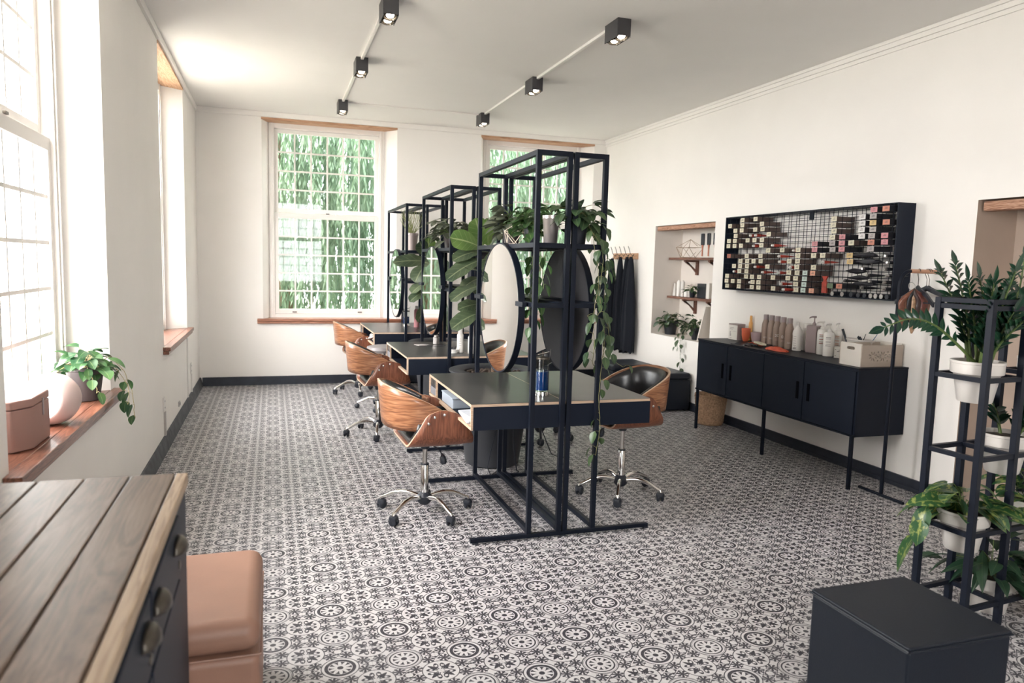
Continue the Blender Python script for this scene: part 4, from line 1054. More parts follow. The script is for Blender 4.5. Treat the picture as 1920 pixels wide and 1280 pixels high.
# bucket with tools
bk = thing('tool_tub', 'white oblong tub holding brushes behind the cut-out crate', 'tub', (4.885, 4.27, T)); m = MB()
m.lathe([(.052, 0), (.056, .004), (.064, .145), (.069, .150), (.069, .160), (.063, .160), (.060, .148), (.052, .01)], (4.885, 4.27, T), 32, 1.0, 1.75); m.build('tub_body', CERAM, bk)
for nm, lab, P, r_, mt in (('styling_brush', 'thick black brush handle leaning out of the tub', [(4.86, 4.33, T+.05), (4.835, 4.395, T+.222)], [.006, .009], RUBBER), ('comb', 'blue tail comb sticking out of the tub', [(4.90, 4.24, T+.06), (4.92, 4.15, T+.205)], [.004, .0025], mat('blue_plastic', (.10, .18, .28), .4)), ('tweezer', 'black clip handles poking from the tub middle', [(4.89, 4.28, T+.06), (4.90, 4.235, T+.200)], [.004, .002], RUBBER)):
    b = thing(nm, lab, nm.replace('_', ' '), P[0]); m = MB(); m.tube(P, r_, 10); m.build('shaft', mt, b)
b = thing('hair_clip', 'black hair clip lying inside the white tub', 'hair clip', (4.89, 4.27, T+.13)); m = MB()
for k in range(7): m.tube([(4.86+.01*k, 4.23+.012*k, T+.145), (4.875+.008*k, 4.25+.014*k, T+.166+.004*(k % 3)), (4.88+.01*k, 4.27+.012*k, T+.15)], .005, 6)
m.build('clip_jaws', RUBBER, b)
# crate with cut-outs
cb = thing('cutout_crate', 'white crate with flower cut-outs at the near end of the sideboard', 'crate', (4.80, 4.06, T))
ax0, ax1, ay0, ay1, ch_ = 4.615, 4.972, 3.962, 4.168, .150; t = .008
Mx = lambda x, y, z, X_, Y_, Z_: Matrix(((X_[0], Y_[0], Z_[0], x), (X_[1], Y_[1], Z_[1], y), (X_[2], Y_[2], Z_[2], z), (0, 0, 0, 1)))
L0 = Vector(cb.location)
def petal(cx, cy, a, r0, r1, w_): 
    P = []
    for k in range(10):
        q = k/10*2*PI; u = (r0+r1)/2+(r1-r0)/2*math.cos(q); v = w_*math.sin(q)
        P.append((cx+u*math.cos(a)-v*math.sin(a), cy+u*math.sin(a)+v*math.cos(a)))
    return P
Lp = [[(0, 0), (ax1-ax0, 0), (ax1-ax0, ch_), (0, ch_)]]
for fx_ in (.095, .18, .265):
    for k in range(8): Lp.append(petal(fx_, .072, PI*k/4+PI/8, .012, .036, .0045))
for fx_ in (.1375, .2225):
    for dy in (-.030, 0, .030): Lp.append(petal(fx_, .072+dy, 0, -.008, .008, .006))
side = curve_plate('side_board', Lp, t/2, CRATES, cb, Mx(ax0-L0.x, ay0+t/2-L0.y, 0, (1, 0, 0), (0, 0, 1), (0, -1, 0)))
curve_plate('side_board', Lp, t/2, CRATES, cb, Mx(ax0-L0.x, ay1-t/2-L0.y, 0, (1, 0, 0), (0, 0, 1), (0, -1, 0)))
def slot(cx, cy, hw_, r_): return [(cx+sg*hw_+r_*math.sin(a), cy+r_*math.cos(a)) for sg, a0 in ((1, 0), (-1, PI)) for a in [a0+PI*k/8 for k in range(9)]]
wy = ay1-ay0-2*t
for x_ in (ax0+t/2, ax1-t/2): curve_plate('end_board', [[(0, 0), (wy, 0), (wy, ch_+.008), (0, ch_+.008)], slot(wy/2, ch_-.028, .026, .010)], t/2, CRATEW, cb, Mx(x_-L0.x, ay0+t-L0.y, 0, (0, 1, 0), (0, 0, 1), (1, 0, 0)))
m = MB(); m.box(ax0+t, ay0+t, T+.002, ax1-t, ay1-t, T+.008); m.build('base_board', CRATEW, cb)
# flat tools
b = thing('comb_clip_set', 'black combs and clips lying flat at the front of the sideboard', 'combs', (4.66, 5.30, T)); m = MB()
for k in range(3): m.box(4.60+.03*k, 5.18, T+.003*k, 4.622+.03*k, 5.36-.02*k, T+.006+.006*k, rz=-.7+.3*k)
m.build('comb', RUBBER, b, bevel=.002)
b = thing('tint_comb', 'black sectioning comb lying at the left edge of the flat tools', 'comb', (4.66, 5.43, T)); m = MB(); m.box(4.62, 5.37, T, 4.65, 5.50, T+.006, rz=-.9)
for k in range(12): m.box(4.65, 5.375+.010*k, T, 4.675, 5.379+.010*k, T+.004, rz=-.9, c=(4.635, 5.435))
m.build('comb_body', RUBBER, b)
b = thing('glove_packet', 'cream packet lying across the black combs', 'packet', (4.72, 5.22, T+.02)); m = MB(); m.box(4.695, 5.10, T+.019, 4.745, 5.30, T+.034, rz=-.35); m.build('packet_body', LAB['c'], b, bevel=.004)
b = thing('red_cloth', 'orange-red cloth strip behind the cream packet', 'cloth', (4.77, 5.32, T)); m = MB(); R = []
for j in range(13): R.append([(4.76+.03*k/6-.045*j/12+.01*math.sin(j), 5.42-.24*j/12, T+.004+.022*abs(math.sin(j*.9+k*.8))*math.sin(PI*(j+.5)/13)) for k in range(7)])
m.rings(R, close=False, cap=False); m.build('cloth_strip', REDP, b, solid=.003)
b = thing('red_pouch', 'crumpled orange-red pouch lying in front of the taupe bottles', 'pouch', (4.66, 4.90, T)); m = MB(); R = []; rnd = random.Random(5)
for j in range(15): 
    q = j/14; R.append([(4.66+(.045*math.sin(PI*q)**.5+.006)*math.cos(a)+rnd.uniform(-.004, .004), 5.03-.26*q, T+.002+max(0, .030*math.sin(PI*q)**.6*math.sin(a)+rnd.uniform(-.004, .006))) for a in [2*PI*k/12 for k in range(12)]])
m.rings(R); m.build('pouch_body', REDP, b, ang=25)
# ================================================================ niche shelves and contents
for z, which in ((1.605, 'upper'), (1.172, 'lower')):
    b = thing('niche_shelf', f'{which} dark wooden shelf on brackets in the wall niche', 'shelf', (XR+.24, 6.92, z-.014))
    m = MB(); m.box(XR+.125, 6.37, z-.026, XR+.358, 7.452, z); m.build('shelf_board', DARKW, b, bevel=.002)
    for y in (7.20, 6.72):
        m = MB(); m.box(XR+.333, y-.018, z-.19, XR+.358, y+.018, z-.027); m.box(XR+.18, y-.016, z-.046, XR+.332, y+.016, z-.027)
        m.hexa([(XR+.185, y-.012, z-.046), (XR+.215, y-.012, z-.046), (XR+.332, y-.012, z-.165), (XR+.332, y-.012, z-.135), (XR+.185, y+.012, z-.046), (XR+.215, y+.012, z-.046), (XR+.332, y+.012, z-.165), (XR+.332, y+.012, z-.135)])
        m.build('bracket', DARKW, b, bevel=.001)
def wire_poly(nm, lab, c, r, mt, rot=0.0, wr=.0022):
    b = thing(nm, lab, 'wire ornament', (c[0], c[1], c[2])); m = MB()
    top = Vector((0, 0, 1.30)); ring = [Vector((math.cos(2*PI*k/5+rot), math.sin(2*PI*k/5+rot), .72)) for k in range(5)]; low = [Vector((.72*math.cos(2*PI*(k+.5)/5+rot), .72*math.sin(2*PI*(k+.5)/5+rot), 0.02)) for k in range(5)]
    E = [(top, p) for p in ring]+[(ring[k], ring[(k+1) % 5]) for k in range(5)]+[(ring[k], low[k]) for k in range(5)]+[(ring[(k+1) % 5], low[k]) for k in range(5)]+[(low[k], low[(k+1) % 5]) for k in range(5)]
    for p, q in E: m.tube([Vector(c)+p*r, Vector(c)+q*r], wr, 6)
    m.build('wire_frame', mt, b)
wire_poly('wire_ornament', 'gold wire polyhedron on the upper niche shelf', (XR+.245, 7.20, 1.606), .155, WIREG, .3)
b = thing('brush_board', 'white board with two paddle brushes leaning on the niche back', 'board', (XR+.33, 7.0, 1.606)); m = MB(); m.box(XR+.328, 6.79, 1.606, XR+.340, 7.145, 1.895); m.build('board', CARDW, b)
for k, (y, lab) in enumerate(((7.075, 'left paddle brush with copper handle on the white niche board'), (6.955, 'right paddle brush with copper handle on the white niche board'), (6.835, 'third paddle brush, partly hidden at the board edge'))):
    q = thing('paddle_brush', lab, 'hair brush', (XR+.323, y, 1.63)); m = MB(); m.box(XR+.312, y-.030, 1.745, XR+.327, y+.030, 1.873); m.build('brush_head', RUBBER, q, bevel=.012)
    m = MB(); m.tube([(XR+.320, y, 1.748), (XR+.320, y, 1.70), (XR+.320, y, 1.625)], [.012, .007, .008], 10); m.build('brush_handle', mat('copper_handle', (.50, .20, .13), .3, .4), q)
sh = T; T = 1.1725
for nm, lab, y, r, h, mt in (('white_bottle', 'white cone-shaped bottle at the left of the lower niche shelf', 7.39, .026, .13, CERAM), ('white_bottle', 'tall white tube second from left on the lower niche shelf', 7.31, .024, .168, WHITEP), ('white_bottle', 'tall grey-white tube third from left on the lower niche shelf', 7.225, .024, .165, CERAM), ('small_jar', 'small white jar in front middle of the lower niche shelf', 7.145, .026, .080, WHITEP), ('small_jar', 'small grey-white jar right of the white jar on the niche shelf', 7.075, .022, .070, CERAM)):
    pr = [(r*.9, 0), (r, .003), (r if h != .13 else r*.5, h*.85), (r*.95 if h != .13 else r*.35, h)]
    b = thing(nm, lab, 'bottle' if 'bottle' in nm else 'jar', (XR+.19, y, T)); m = MB(); m.lathe(pr, (XR+.19, y, T), 20); m.build('container', mt, b)
    m = MB(); m.lathe([(r*.55, h), (r*.55, h+.012), (r*.4, h+.014)], (XR+.19, y, T), 16); m.build('cap', mt, b)
b = thing('black_box', 'black upright box on the lower niche shelf behind the small plant', 'box', (XR+.26, 6.86, T)); m = MB(); m.box(XR+.20, 6.78, T, XR+.30, 6.945, T+.155); m.build('box_body', BLKPOT, b)
b = thing('white_binder', 'white upright book beside the black box in the niche', 'book', (XR+.25, 6.745, T)); m = MB(); m.box(XR+.20, 6.715, T, XR+.31, 6.772, T+.165); m.build('book_body', CARDW, b)
b = thing('canvas_panel', 'pale grey canvas leaning in the niche bottom', 'canvas', (XR+.20, 6.50, .731)); m = MB(); m.hexa([(XR+.03, 6.62, .731), (XR+.33, 6.62, .731), (XR+.33, 6.64, .731), (XR+.03, 6.64, .731), (XR+.03, 6.50, 1.10), (XR+.33, 6.50, 1.10), (XR+.33, 6.52, 1.10), (XR+.03, 6.52, 1.10)]); m.build('canvas', CRATEW, b)
T = sh
# ================================================================ things on and in the desks
def barbicide(x, y, lab, z=.7515, h=.205, r=.038):
    b = thing('disinfectant_jar', lab, 'jar', (x, y, z))
    m = MB(); m.lathe([(r*1.05, 0), (r*1.05, .010), (r*.95, .028), (r, .032), (r, h), (r*.9, h+.004), (r*.9, h), (r*.94, h-.002), (r*.94, .034), (.001, .034)], (x, y, z), 32); m.build('glass_jar', GLASSC, b)
    m = MB(); m.lathe([(r*1.04, .0005), (r*1.04, .009), (r*.94, .026), (.001, .027)], (x, y, z), 32); m.build('jar_base', CHROME, b)
    m = MB(); m.lathe([(r*.93, .035), (r*.93, h*.68), (.001, h*.68)], (x, y, z), 32); m.build('blue_liquid', BLUEL, b)
    m = MB(); m.lathe([(r*1.03, h+.003), (r*1.05, h+.006), (r*1.03, h+.013), (.012, h+.018), (.004, h+.022), (.004, h+.040), (.007, h+.044), (.001, h+.05)], (x, y, z), 28); m.build('lid', BRONZE, b)
    m = MB(); m.tube([(x, y, z+h*.70), (x, y, z+h+.01)], .0022, 6); m.tube([(x-.03, y, z+h+.028), (x+.034, y-.01, z+h+.045)], .003, 6); m.tube([(x+.03, y, z+h*.7), (x+.045, y, z+h+.06)], .0012, 5); m.build('lift_rod', CHROME, b)
barbicide(2.237, 3.80, 'glass jar of blue disinfectant on the nearest desk')
barbicide(2.235, 8.22, 'glass jar of blue disinfectant on the farthest desk', h=.165)
b = thing('spray_can', 'rose metal spray can beside the blue jar on the farthest desk', 'can', (2.335, 8.12, .7515)); m = MB(); m.lathe([(.026, 0), (.028, .003), (.028, .19), (.018, .205)], (2.335, 8.12, .7515), 20); m.build('can_body', LAB['p'], b); m = MB(); m.lathe([(.017, .205), (.017, .235), (.01, .24)], (2.335, 8.12, .7515), 16); m.build('cap', WHITEP, b)
for k, (x, y, r, h, mt, lab) in enumerate(((2.262, 5.80, .027, .20, WHITEP, 'white spray bottle left on the middle desk'), (2.335, 5.72, .028, .185, WHITEP, 'white spray bottle at the front right on the middle desk'), (2.385, 5.86, .027, .215, SILVER, 'tall silver spray can behind the white bottles on the middle desk'), (2.195, 6.42, .028, .085, BRUSH, 'short chrome tin under the middle mirror'))):
    b = thing('spray_bottle' if k < 2 else 'metal_can', lab, 'bottle' if k < 2 else 'can', (x, y, .7515)); m = MB(); m.lathe([(r*.9, 0), (r, .003), (r, h*.72), (r*.75, h*.78)], (x, y, .7515), 24); m.build('bottle_body', mt, b)
    m = MB(); m.lathe([(r*.7, h*.775), (r*.7, h*.97), (r*.5, h)], (x, y, .7515), 20); m.build('cap', mt, b)
    if k < 2: 
        m = MB()
        for j in range(4): m.tube([(x+(r+.0003)*math.cos(a), y+(r+.0003)*math.sin(a), .7515+h*(.3+.09*j)) for a in (-2.4, -2.1, -1.8, -1.5)], .0012, 4)
        m.build('print', LAB['g'], b)
b = thing('small_dish', 'small white dish with clips on the middle desk by the post', 'dish', (2.20, 5.77, .7515)); m = MB(); m.lathe([(.03, 0), (.036, .03), (.034, .032), (.028, .006)], (2.20, 5.77, .7515), 20); m.build('dish', WHITEP, b)
m = MB()
for k in range(6): m.tube([(2.185+.006*k, 5.76+.004*k, .77), (2.18+.008*k, 5.765, .80+.004*(k % 3))], .003, 5)
m.build('clips', RUBBER, b)
b = thing('notepad', 'small pale card lying on the middle desk', 'card', (2.06, 6.36, .7508)); m = MB(); m.box(2.0, 6.30, .7508, 2.10, 6.40, .756, rz=.3); m.build('card', LAB['g'], b, bevel=.004)
b = thing('cable_loop', 'thin black cable loop lying on the middle desk', 'cable', (2.17, 6.35, .752)); m = MB(); m.tube([(2.17+.08*math.cos(a)*(1+.1*math.sin(3*a)), 6.28+.05*math.sin(a), .7535) for a in [2*PI*k/24 for k in range(25)]], .0015, 5); m.build('cable', RUBBER, b)
b = thing('plastic_box', 'frosted plastic box inside the nearest desk compartment', 'box', (1.87, 4.26, .6275)); m = MB(); m.box(1.80, 4.12, .6275, 1.95, 4.40, .685); m.build('box_body', TRANSL, b, bevel=.005); m = MB(); m.box(1.797, 4.115, .685, 1.953, 4.405, .693); m.build('lid', TRANSL, b, bevel=.002)
b = thing('paper_stack', 'folded pale papers inside the nearest desk compartment', 'paper', (1.89, 3.86, .6275)); m = MB()
for k in range(4): m.box(1.80+.004*k, 3.72+.005*k, .6275+.006*k, 1.97-.003*k, 4.02-.01*k, .6325+.006*k, rz=.06*k-.1)
m.build('sheets', PAPER, b)
b = thing('foil_crumple', 'crumpled pale tissue inside the far desk compartment', 'tissue', (1.90, 7.9, .6275)); m = MB(); rnd = random.Random(2)
for k in range(40): p = Vector((1.87+rnd.uniform(-.06, .08), 7.9+rnd.uniform(-.22, .18), .655+rnd.uniform(-.02, .045))); m.leaf(p, p+Vector((rnd.uniform(-.06, .06), rnd.uniform(-.06, .06), rnd.uniform(-.03, .03))), (rnd.uniform(-1, 1), rnd.uniform(-1, 1), 1), .04, 'round', fold=.4, nt=3, ns=2)
m.build('tissue', WHITEM, b, smooth='leaf')
# cables hanging under the nearest desk
b = thing('power_cable', 'black power cable hanging behind the nearest shelf frame to the floor', 'cable', (2.32, 4.80, 0)); m = MB()
m.tube([(2.30, 4.70, .60), (2.29, 4.78, .40), (2.25, 4.83, .15), (2.235, 4.84, .05), (2.25, 4.80, .006), (2.30, 4.86, .006), (2.38, 4.95, .006)], .004, 6)
m.tube([(2.42, 4.70, .60), (2.40, 4.775, .42), (2.41, 4.79, .20), (2.44, 4.80, .03), (2.47, 4.84, .006)], .005, 6); m.build('cable', RUBBER, b)
b = thing('power_cable', 'black cable sagging in a loop to the right of the planter', 'cable', (2.7, 4.85, .1)); m = MB(); m.tube([(2.55, 4.70, .6), (2.60, 4.78, .35), (2.72, 4.85, .12), (2.85, 4.95, .05), (2.95, 5.05, .10), (2.97, 5.2, .3), (2.9, 5.56, .62)], .004, 6); m.build('cable', RUBBER, b)
# ================================================================ things on the near left sill
ZS = .7800
b = thing('round_lamp', 'round rose-white lamp with glowing face on the near window sill', 'lamp', (-.05, 3.40, ZS))
c = Vector((-.062, 3.385, ZS+.105)); ax = Vector((-.30, -1, .10)).normalized()
m = MB(); m.lathe_ax([(.078, .0), (.086, .004), (.100, .03), (.106, .065), (.103, .10), (.085, .14), (.05, .165), (.001, .172)], c-ax*(-.065)-ax*.0, -ax, 40); m.build('lamp_shell', mat('lamp_shell', (.66, .50, .46), .5), b)
m = MB(); m.lathe_ax([(.080, 0), (.078, .0035), (.001, .005)], c+ax*.0625, ax, 40); m.build('light_face', GLOWF, b)
m = MB()
sd = ax.cross(Vector((0, 0, 1))).normalized()
for k in range(6):
    a = -.75+k*.23; u = Vector((0, 0, 1))*math.sin(a)+sd*math.cos(a)
    for j in range(2): p = c+ax*(.030-.024*j)+u*.1045; m.tube([p, p-ax*(.014+.002*(k % 2))], .0017, 4)
m.build('print', MAUVE, b)
b = thing('rose_box', 'dusty rose lidded box nearest on the window sill', 'box', (-.07, 3.06, ZS))
P = [(-.165, 2.90), (-.06, 2.90), (-.012, 2.965), (-.012, 3.17), (-.165, 3.17)]
m = MB(); m.extr(P, lambda p: (p[0], p[1], ZS), lambda p: (p[0], p[1], ZS+.150)); m.build('box_body', ROSE, b, bevel=.006)
m = MB(); m.extr(P, lambda p: (p[0]*1.0+.001, p[1], ZS+.1515), lambda p: (p[0], p[1], ZS+.182)); m.build('lid', ROSE, b, bevel=.006)
m = MB(); m.box(-.012, 3.075, ZS+.10, -.008, 3.09, ZS+.165); m.build('clasp', MAUVE, b, bevel=.002)
# ================================================================ PLANTS
def pot(m, x, y, z, r, h, r0=.72, rim=.12, lip=.06, n=32):
    """tapered pot with a rim band; soil level a little below"""
    rr = r*(1-lip); hb = h*(1-rim)
    m.lathe([(r*r0*.9, 0), (r*r0, .004), (rr, hb), (r, hb+.003), (r, h-.002), (r-.003, h), (r-.008, h-.002), (rr*.93, hb), (.001, hb)], (x, y, z), n)
def soil(x, y, z, r, root):
    m = MB(); m.lathe([(r, -.006), (r, 0), (r*.5, .006), (.001, .004)], (x, y, z), 20); m.build('soil', SOIL, root)
def rv(r, a): return r.uniform(-a, a)
def clump(m, ms, c, r, n, L, wd, kind='heart', seed=0, up=.6, hang=.3, zmin=None, stem=.002):
    """leafy mound: petioles from the pot mouth, each ending in a leaf that faces out and up"""
    rnd = random.Random(seed); c = Vector(c)
    for k in range(n):
        a = rnd.uniform(0, 2*PI); el = rnd.uniform(-hang, 1.35); rr = r*rnd.uniform(.35, 1.0)
        d = Vector((math.cos(a)*math.cos(el), math.sin(a)*math.cos(el), math.sin(el)*up)); p = c+d*rr
        if zmin is not None and p.z < zmin: p.z = zmin+rnd.uniform(0, .03)
        if ms is not None and k % 2 == 0: ms.tube([c+Vector((rv(rnd, .015), rv(rnd, .015), 0)), (c+p)/2+Vector((0, 0, .03)), p], stem, 5, cap=False)
        l_ = L*rnd.uniform(.65, 1.2); o = Vector((math.cos(a)+rv(rnd, .5), math.sin(a)+rv(rnd, .5), rnd.uniform(-.9, .15))).normalized()
        m.leaf(p, p+o*l_, Vector((math.cos(a)*.7, math.sin(a)*.7, .8))+Vector((rv(rnd, .3), rv(rnd, .3), 0)), wd*rnd.uniform(.75, 1.15), kind, droop=.08, fold=.2, nt=6)
def trail(m, ms, P, L, wd, step=.042, seed=0, kind='heart', r=.0016, spread=.03):
    rnd = random.Random(seed); pts = []
    P = [Vector(p) for p in P]
    for a, b in zip(P, P[1:]):
        n = max(1, int((b-a).length/.02))
        for k in range(n): pts.append(a.lerp(b, k/n)+Vector((rv(rnd, .002)+.010*math.sin(len(pts)*.33+seed), rv(rnd, .002)+.008*math.sin(len(pts)*.21+seed*2), 0)))
    pts.append(P[-1]); ms.tube(pts, r, 5, cap=False)
    acc = 0
    for k in range(1, len(pts)):
        acc += (pts[k]-pts[k-1]).length
        if acc >= step:
            acc = rnd.uniform(-.015, .01); a = rnd.uniform(0, 2*PI); pe = pts[k]+Vector((math.cos(a), math.sin(a), .3))*spread*rnd.uniform(.5, 1.3)
            ms.tube([pts[k], (pts[k]+pe)/2+Vector((0, 0, .006)), pe], r*.6, 4, cap=False)
            l_ = L*rnd.uniform(.7, 1.25); m.leaf(pe, pe+Vector((math.cos(a)*.35, math.sin(a)*.35, -1)).normalized()*l_, (math.cos(a), math.sin(a), .5), wd*rnd.uniform(.8, 1.15), kind, droop=.05, fold=.18, nt=6)
def potted(nm, lab, x, y, z, r, h, pm, lm, n, L, wd, kind='heart', R=.16, seed=0, up=.6, hang=.3, cat='potted plant', trails=(), r0=.72, zmin=None, stemm=None, cr=0):
    b = thing(nm, lab, cat, (x, y, z)); m = MB(); pot(m, x, y, z, r, h, r0); m.build('pot', pm, b); soil(x, y, z+h*.88+.004, r*.86, b)
    m, ms = MB(), MB(); clump(m, ms, (x, y, z+h*.95), R, n, L, wd, kind, seed, up, hang, zmin)
    for k, P in enumerate(trails): trail(m, ms, P, L*.72, wd*.72, seed=seed+k*7+1)
    m.build('foliage', lm, b, smooth='leaf'); ms.build('stems', stemm or STEMG, b); return b
# -- window sill plant
x, y = -.055, 3.93
potted('trailing_plant', 'leafy trailing plant in a dark pot at the far end of the near window sill', x, y, .780, .085, .165, POTD, L_SILL, 60, .086, .060, 'heart', .135, 21, .75, .5, trails=[
    [(x+.05, y+.03, .95), (x+.10, y+.09, .98), (x+.15, y+.12, .90), (x+.17, y+.13, .78), (x+.19, y+.13, .66)], [(x+.05, y+.0, .95), (x+.12, y+.04, .95), (x+.165, y+.06, .84), (x+.17, y+.06, .74)], [(x+.0, y-.05, .95), (x+.05, y-.10, .93), (x+.07, y-.11, .83)]], stemm=STEMP, zmin=.80)
# -- fiddle leaf figs
F1 = [((2.187, 5.0, 1.6), (1.96, 4.95, 1.661), .17), ((2.2, 5.0, 1.567), (1.981, 4.95, 1.505), .13), ((2.198, 4.95, 1.511), (1.927, 4.9, 1.373), .14), ((2.253, 5.15, 1.612), (2.179, 5.1, 1.805), .17), ((2.322, 5.25, 1.616), (2.29, 5.2, 1.815), .15), ((2.349, 5.3, 1.61), (2.429, 5.25, 1.777), .07), ((2.201, 4.95, 1.403), (2.06, 4.9, 1.456), .10), ((2.181, 4.9, 1.33), (1.951, 4.85, 1.231), .17), ((2.185, 4.9, 1.145), (1.958, 4.85, 1.042), .16), ((2.22, 5.0, 1.195), (2.025, 4.95, 1.167), .12), ((2.215, 5.0, 1.384), (2.053, 4.95, 1.308), .14), ((2.352, 5.2, 1.46), (2.241, 5.15, 1.225), .15), ((2.364, 5.25, 1.578), (2.312, 5.2, 1.4), .14), ((2.34, 5.2, 1.25), (2.12, 5.1, 1.33), .16), ((2.36, 5.2, 1.40), (2.60, 5.35, 1.45), .15), ((2.36, 5.2, 1.2), (2.58, 5.3, 1.12), .16)]
F2 = [((2.305, 7.1, 1.479), (1.9, 7.05, 1.489), .15), ((2.236, 7.15, 1.461), (2.123, 7.1, 1.288), .19), ((2.282, 7.25, 1.531), (2.269, 7.2, 1.724), .17), ((2.235, 7.1, 1.54), (2.155, 7.05, 1.68), .15), ((2.239, 7.1, 1.28), (2.083, 7.05, 1.186), .19), ((2.24, 7.1, 1.201), (2.064, 7.05, 1.103), .15), ((2.251, 7.2, 1.091), (2.163, 7.15, 0.898), .13), ((2.368, 7.1, 1.533), (2.441, 7.05, 1.311), .2), ((2.424, 7.2, 1.12), (2.462, 7.15, 0.812), .16), ((2.357, 7.3, 1.544), (2.415, 7.25, 1.678), .12)]
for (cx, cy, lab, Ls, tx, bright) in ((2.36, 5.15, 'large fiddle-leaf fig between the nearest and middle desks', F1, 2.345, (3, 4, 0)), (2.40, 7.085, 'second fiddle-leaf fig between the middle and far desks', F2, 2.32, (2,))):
    f = thing('fiddle_leaf_fig', lab, 'potted tree', (cx, cy, 0)); rr = .33
    m = MB(); m.lathe([(.185, 0), (.20, .01), (.245, .35), (.275, .655), (.315, .675), (.333, .690), (.333, .702), (.315, .708), (.235, .700), (.222, .690), (.215, .60), (.001, .60)], (cx, cy, 0), 48); m.build('planter', PLANTER, f)
    m = MB(); m.lathe([(.214, .595), (.214, .655), (.10, .665), (.001, .662)], (cx, cy, 0), 30)
    rnd = random.Random(3)
    for k in range(160):
        a, q = rnd.uniform(0, 6.28), .20*rnd.random()**.5; m.sphere((cx+q*math.cos(a), cy+q*math.sin(a), .668+rnd.uniform(-.003, .012)), rnd.uniform(.010, .020), 4)
    m.build('bark_chips', SOIL, f)
    m = MB(); m.tube([(cx, cy, .62), (cx-.01, cy+.01, .9), (tx, cy+.02, 1.2), (tx, cy+.01, 1.45), (tx-.005, cy+.02, 1.62)], [.017, .015, .013, .011, .007], 10); m.build('trunk', TRUNK, f)
    m = MB()
    for bs, tp, w_ in Ls: b0 = Vector(bs); t0 = Vector((tx, cy+.02, min(1.6, b0.z-.02))); m.tube([t0, t0.lerp(b0, .5)+Vector((0, 0, .008)), b0], .0035, 6)
    m.build('leaf_stalks', STEMG, f)
    for k, (bs, tp, w_) in enumerate(Ls):
        m = MB(); d = Vector(tp)-Vector(bs); n_ = Vector((-.15+rv(rnd, .5), -.6+rv(rnd, .5), .8+rv(rnd, .5))) if abs(d.z) < .14 else Vector((-.25+rv(rnd, .6), -1, .35+rv(rnd, .4)))
        m.leaf(bs, tp, n_, w_*.9, 'fig', droop=.07 if d.z < .1 else .02, fold=.12, ruf=.018, nt=12, ns=8); m.build('leaf', L_FIGB if k in bright else L_FIG, f, smooth='leaf')
# -- plants on the nearest frame (shelf plate top z 1.597)
ZP = 1.5975
potted('bushy_plant', 'grey-green bushy plant in grey pot on the left of the nearest frame top shelf', 2.205, 4.33, ZP, .060, .11, POTD, L_PEP, 90, .092, .064, 'heart', .145, 31, .95, .35, zmin=ZP+.015)
wire_poly('wire_ornament', 'pale wire polyhedron standing before the grey-green plant on the nearest frame', (2.19, 4.12, ZP), .105, WIREL, .8, .0025)
potted('bushy_plant', 'green heart-leaved plant in the middle of the nearest frame top shelf', 2.20, 3.93, ZP, .055, .10, BLKPOT, L_POTH, 84, .070, .056, 'heart', .135, 33, .95, .6, zmin=None, trails=[[(2.16, 3.99, ZP+.09), (2.13, 4.04, ZP+.08), (2.13, 4.055, ZP-.1), (2.14, 4.05, ZP-.3), (2.15, 4.06, ZP-.48)], [(2.23, 3.88, ZP+.09), (2.262, 3.83, ZP+.03), (2.255, 3.83, ZP-.12)]] if False else ())
b = thing('hanging_vine', 'leafy vine hanging below the nearest frame top shelf behind the mirror', 'vine', (2.16, 3.86, 1.57)); m, ms = MB(), MB()
for k, (xx, yy, ze) in enumerate(((2.235, 3.77, 1.35), (2.22, 3.84, 1.18), (2.20, 3.90, 1.30), (2.18, 3.80, 1.05))): trail(m, ms, [(xx, yy, 1.568), (xx-.01, yy+.01, 1.45), (xx-.02, yy, ze)], .065, .045, .035, 60+k)
m.build('foliage', L_POTH, b, smooth='leaf'); ms.build('stems', STEMG, b)
b = thing('metal_planter', 'shiny silver tapered pot near the front of the nearest frame top shelf', 'planter', (2.235, 3.705, ZP)); m = MB(); pot(m, 2.228, 3.715, ZP, .049, .150, .70, .14, .05, 40); m.build('pot', SILVER, b); soil(2.228, 3.715, ZP+.131, .043, b)
m, ms = MB(), MB(); clump(m, ms, (2.228, 3.715, ZP+.14), .06, 7, .06, .025, 'long', 41, 1.2, -.4); m.build('foliage', L_POTH, b, smooth='leaf'); ms.build('stems', STEMG, b)
x, y = 2.385, 3.70
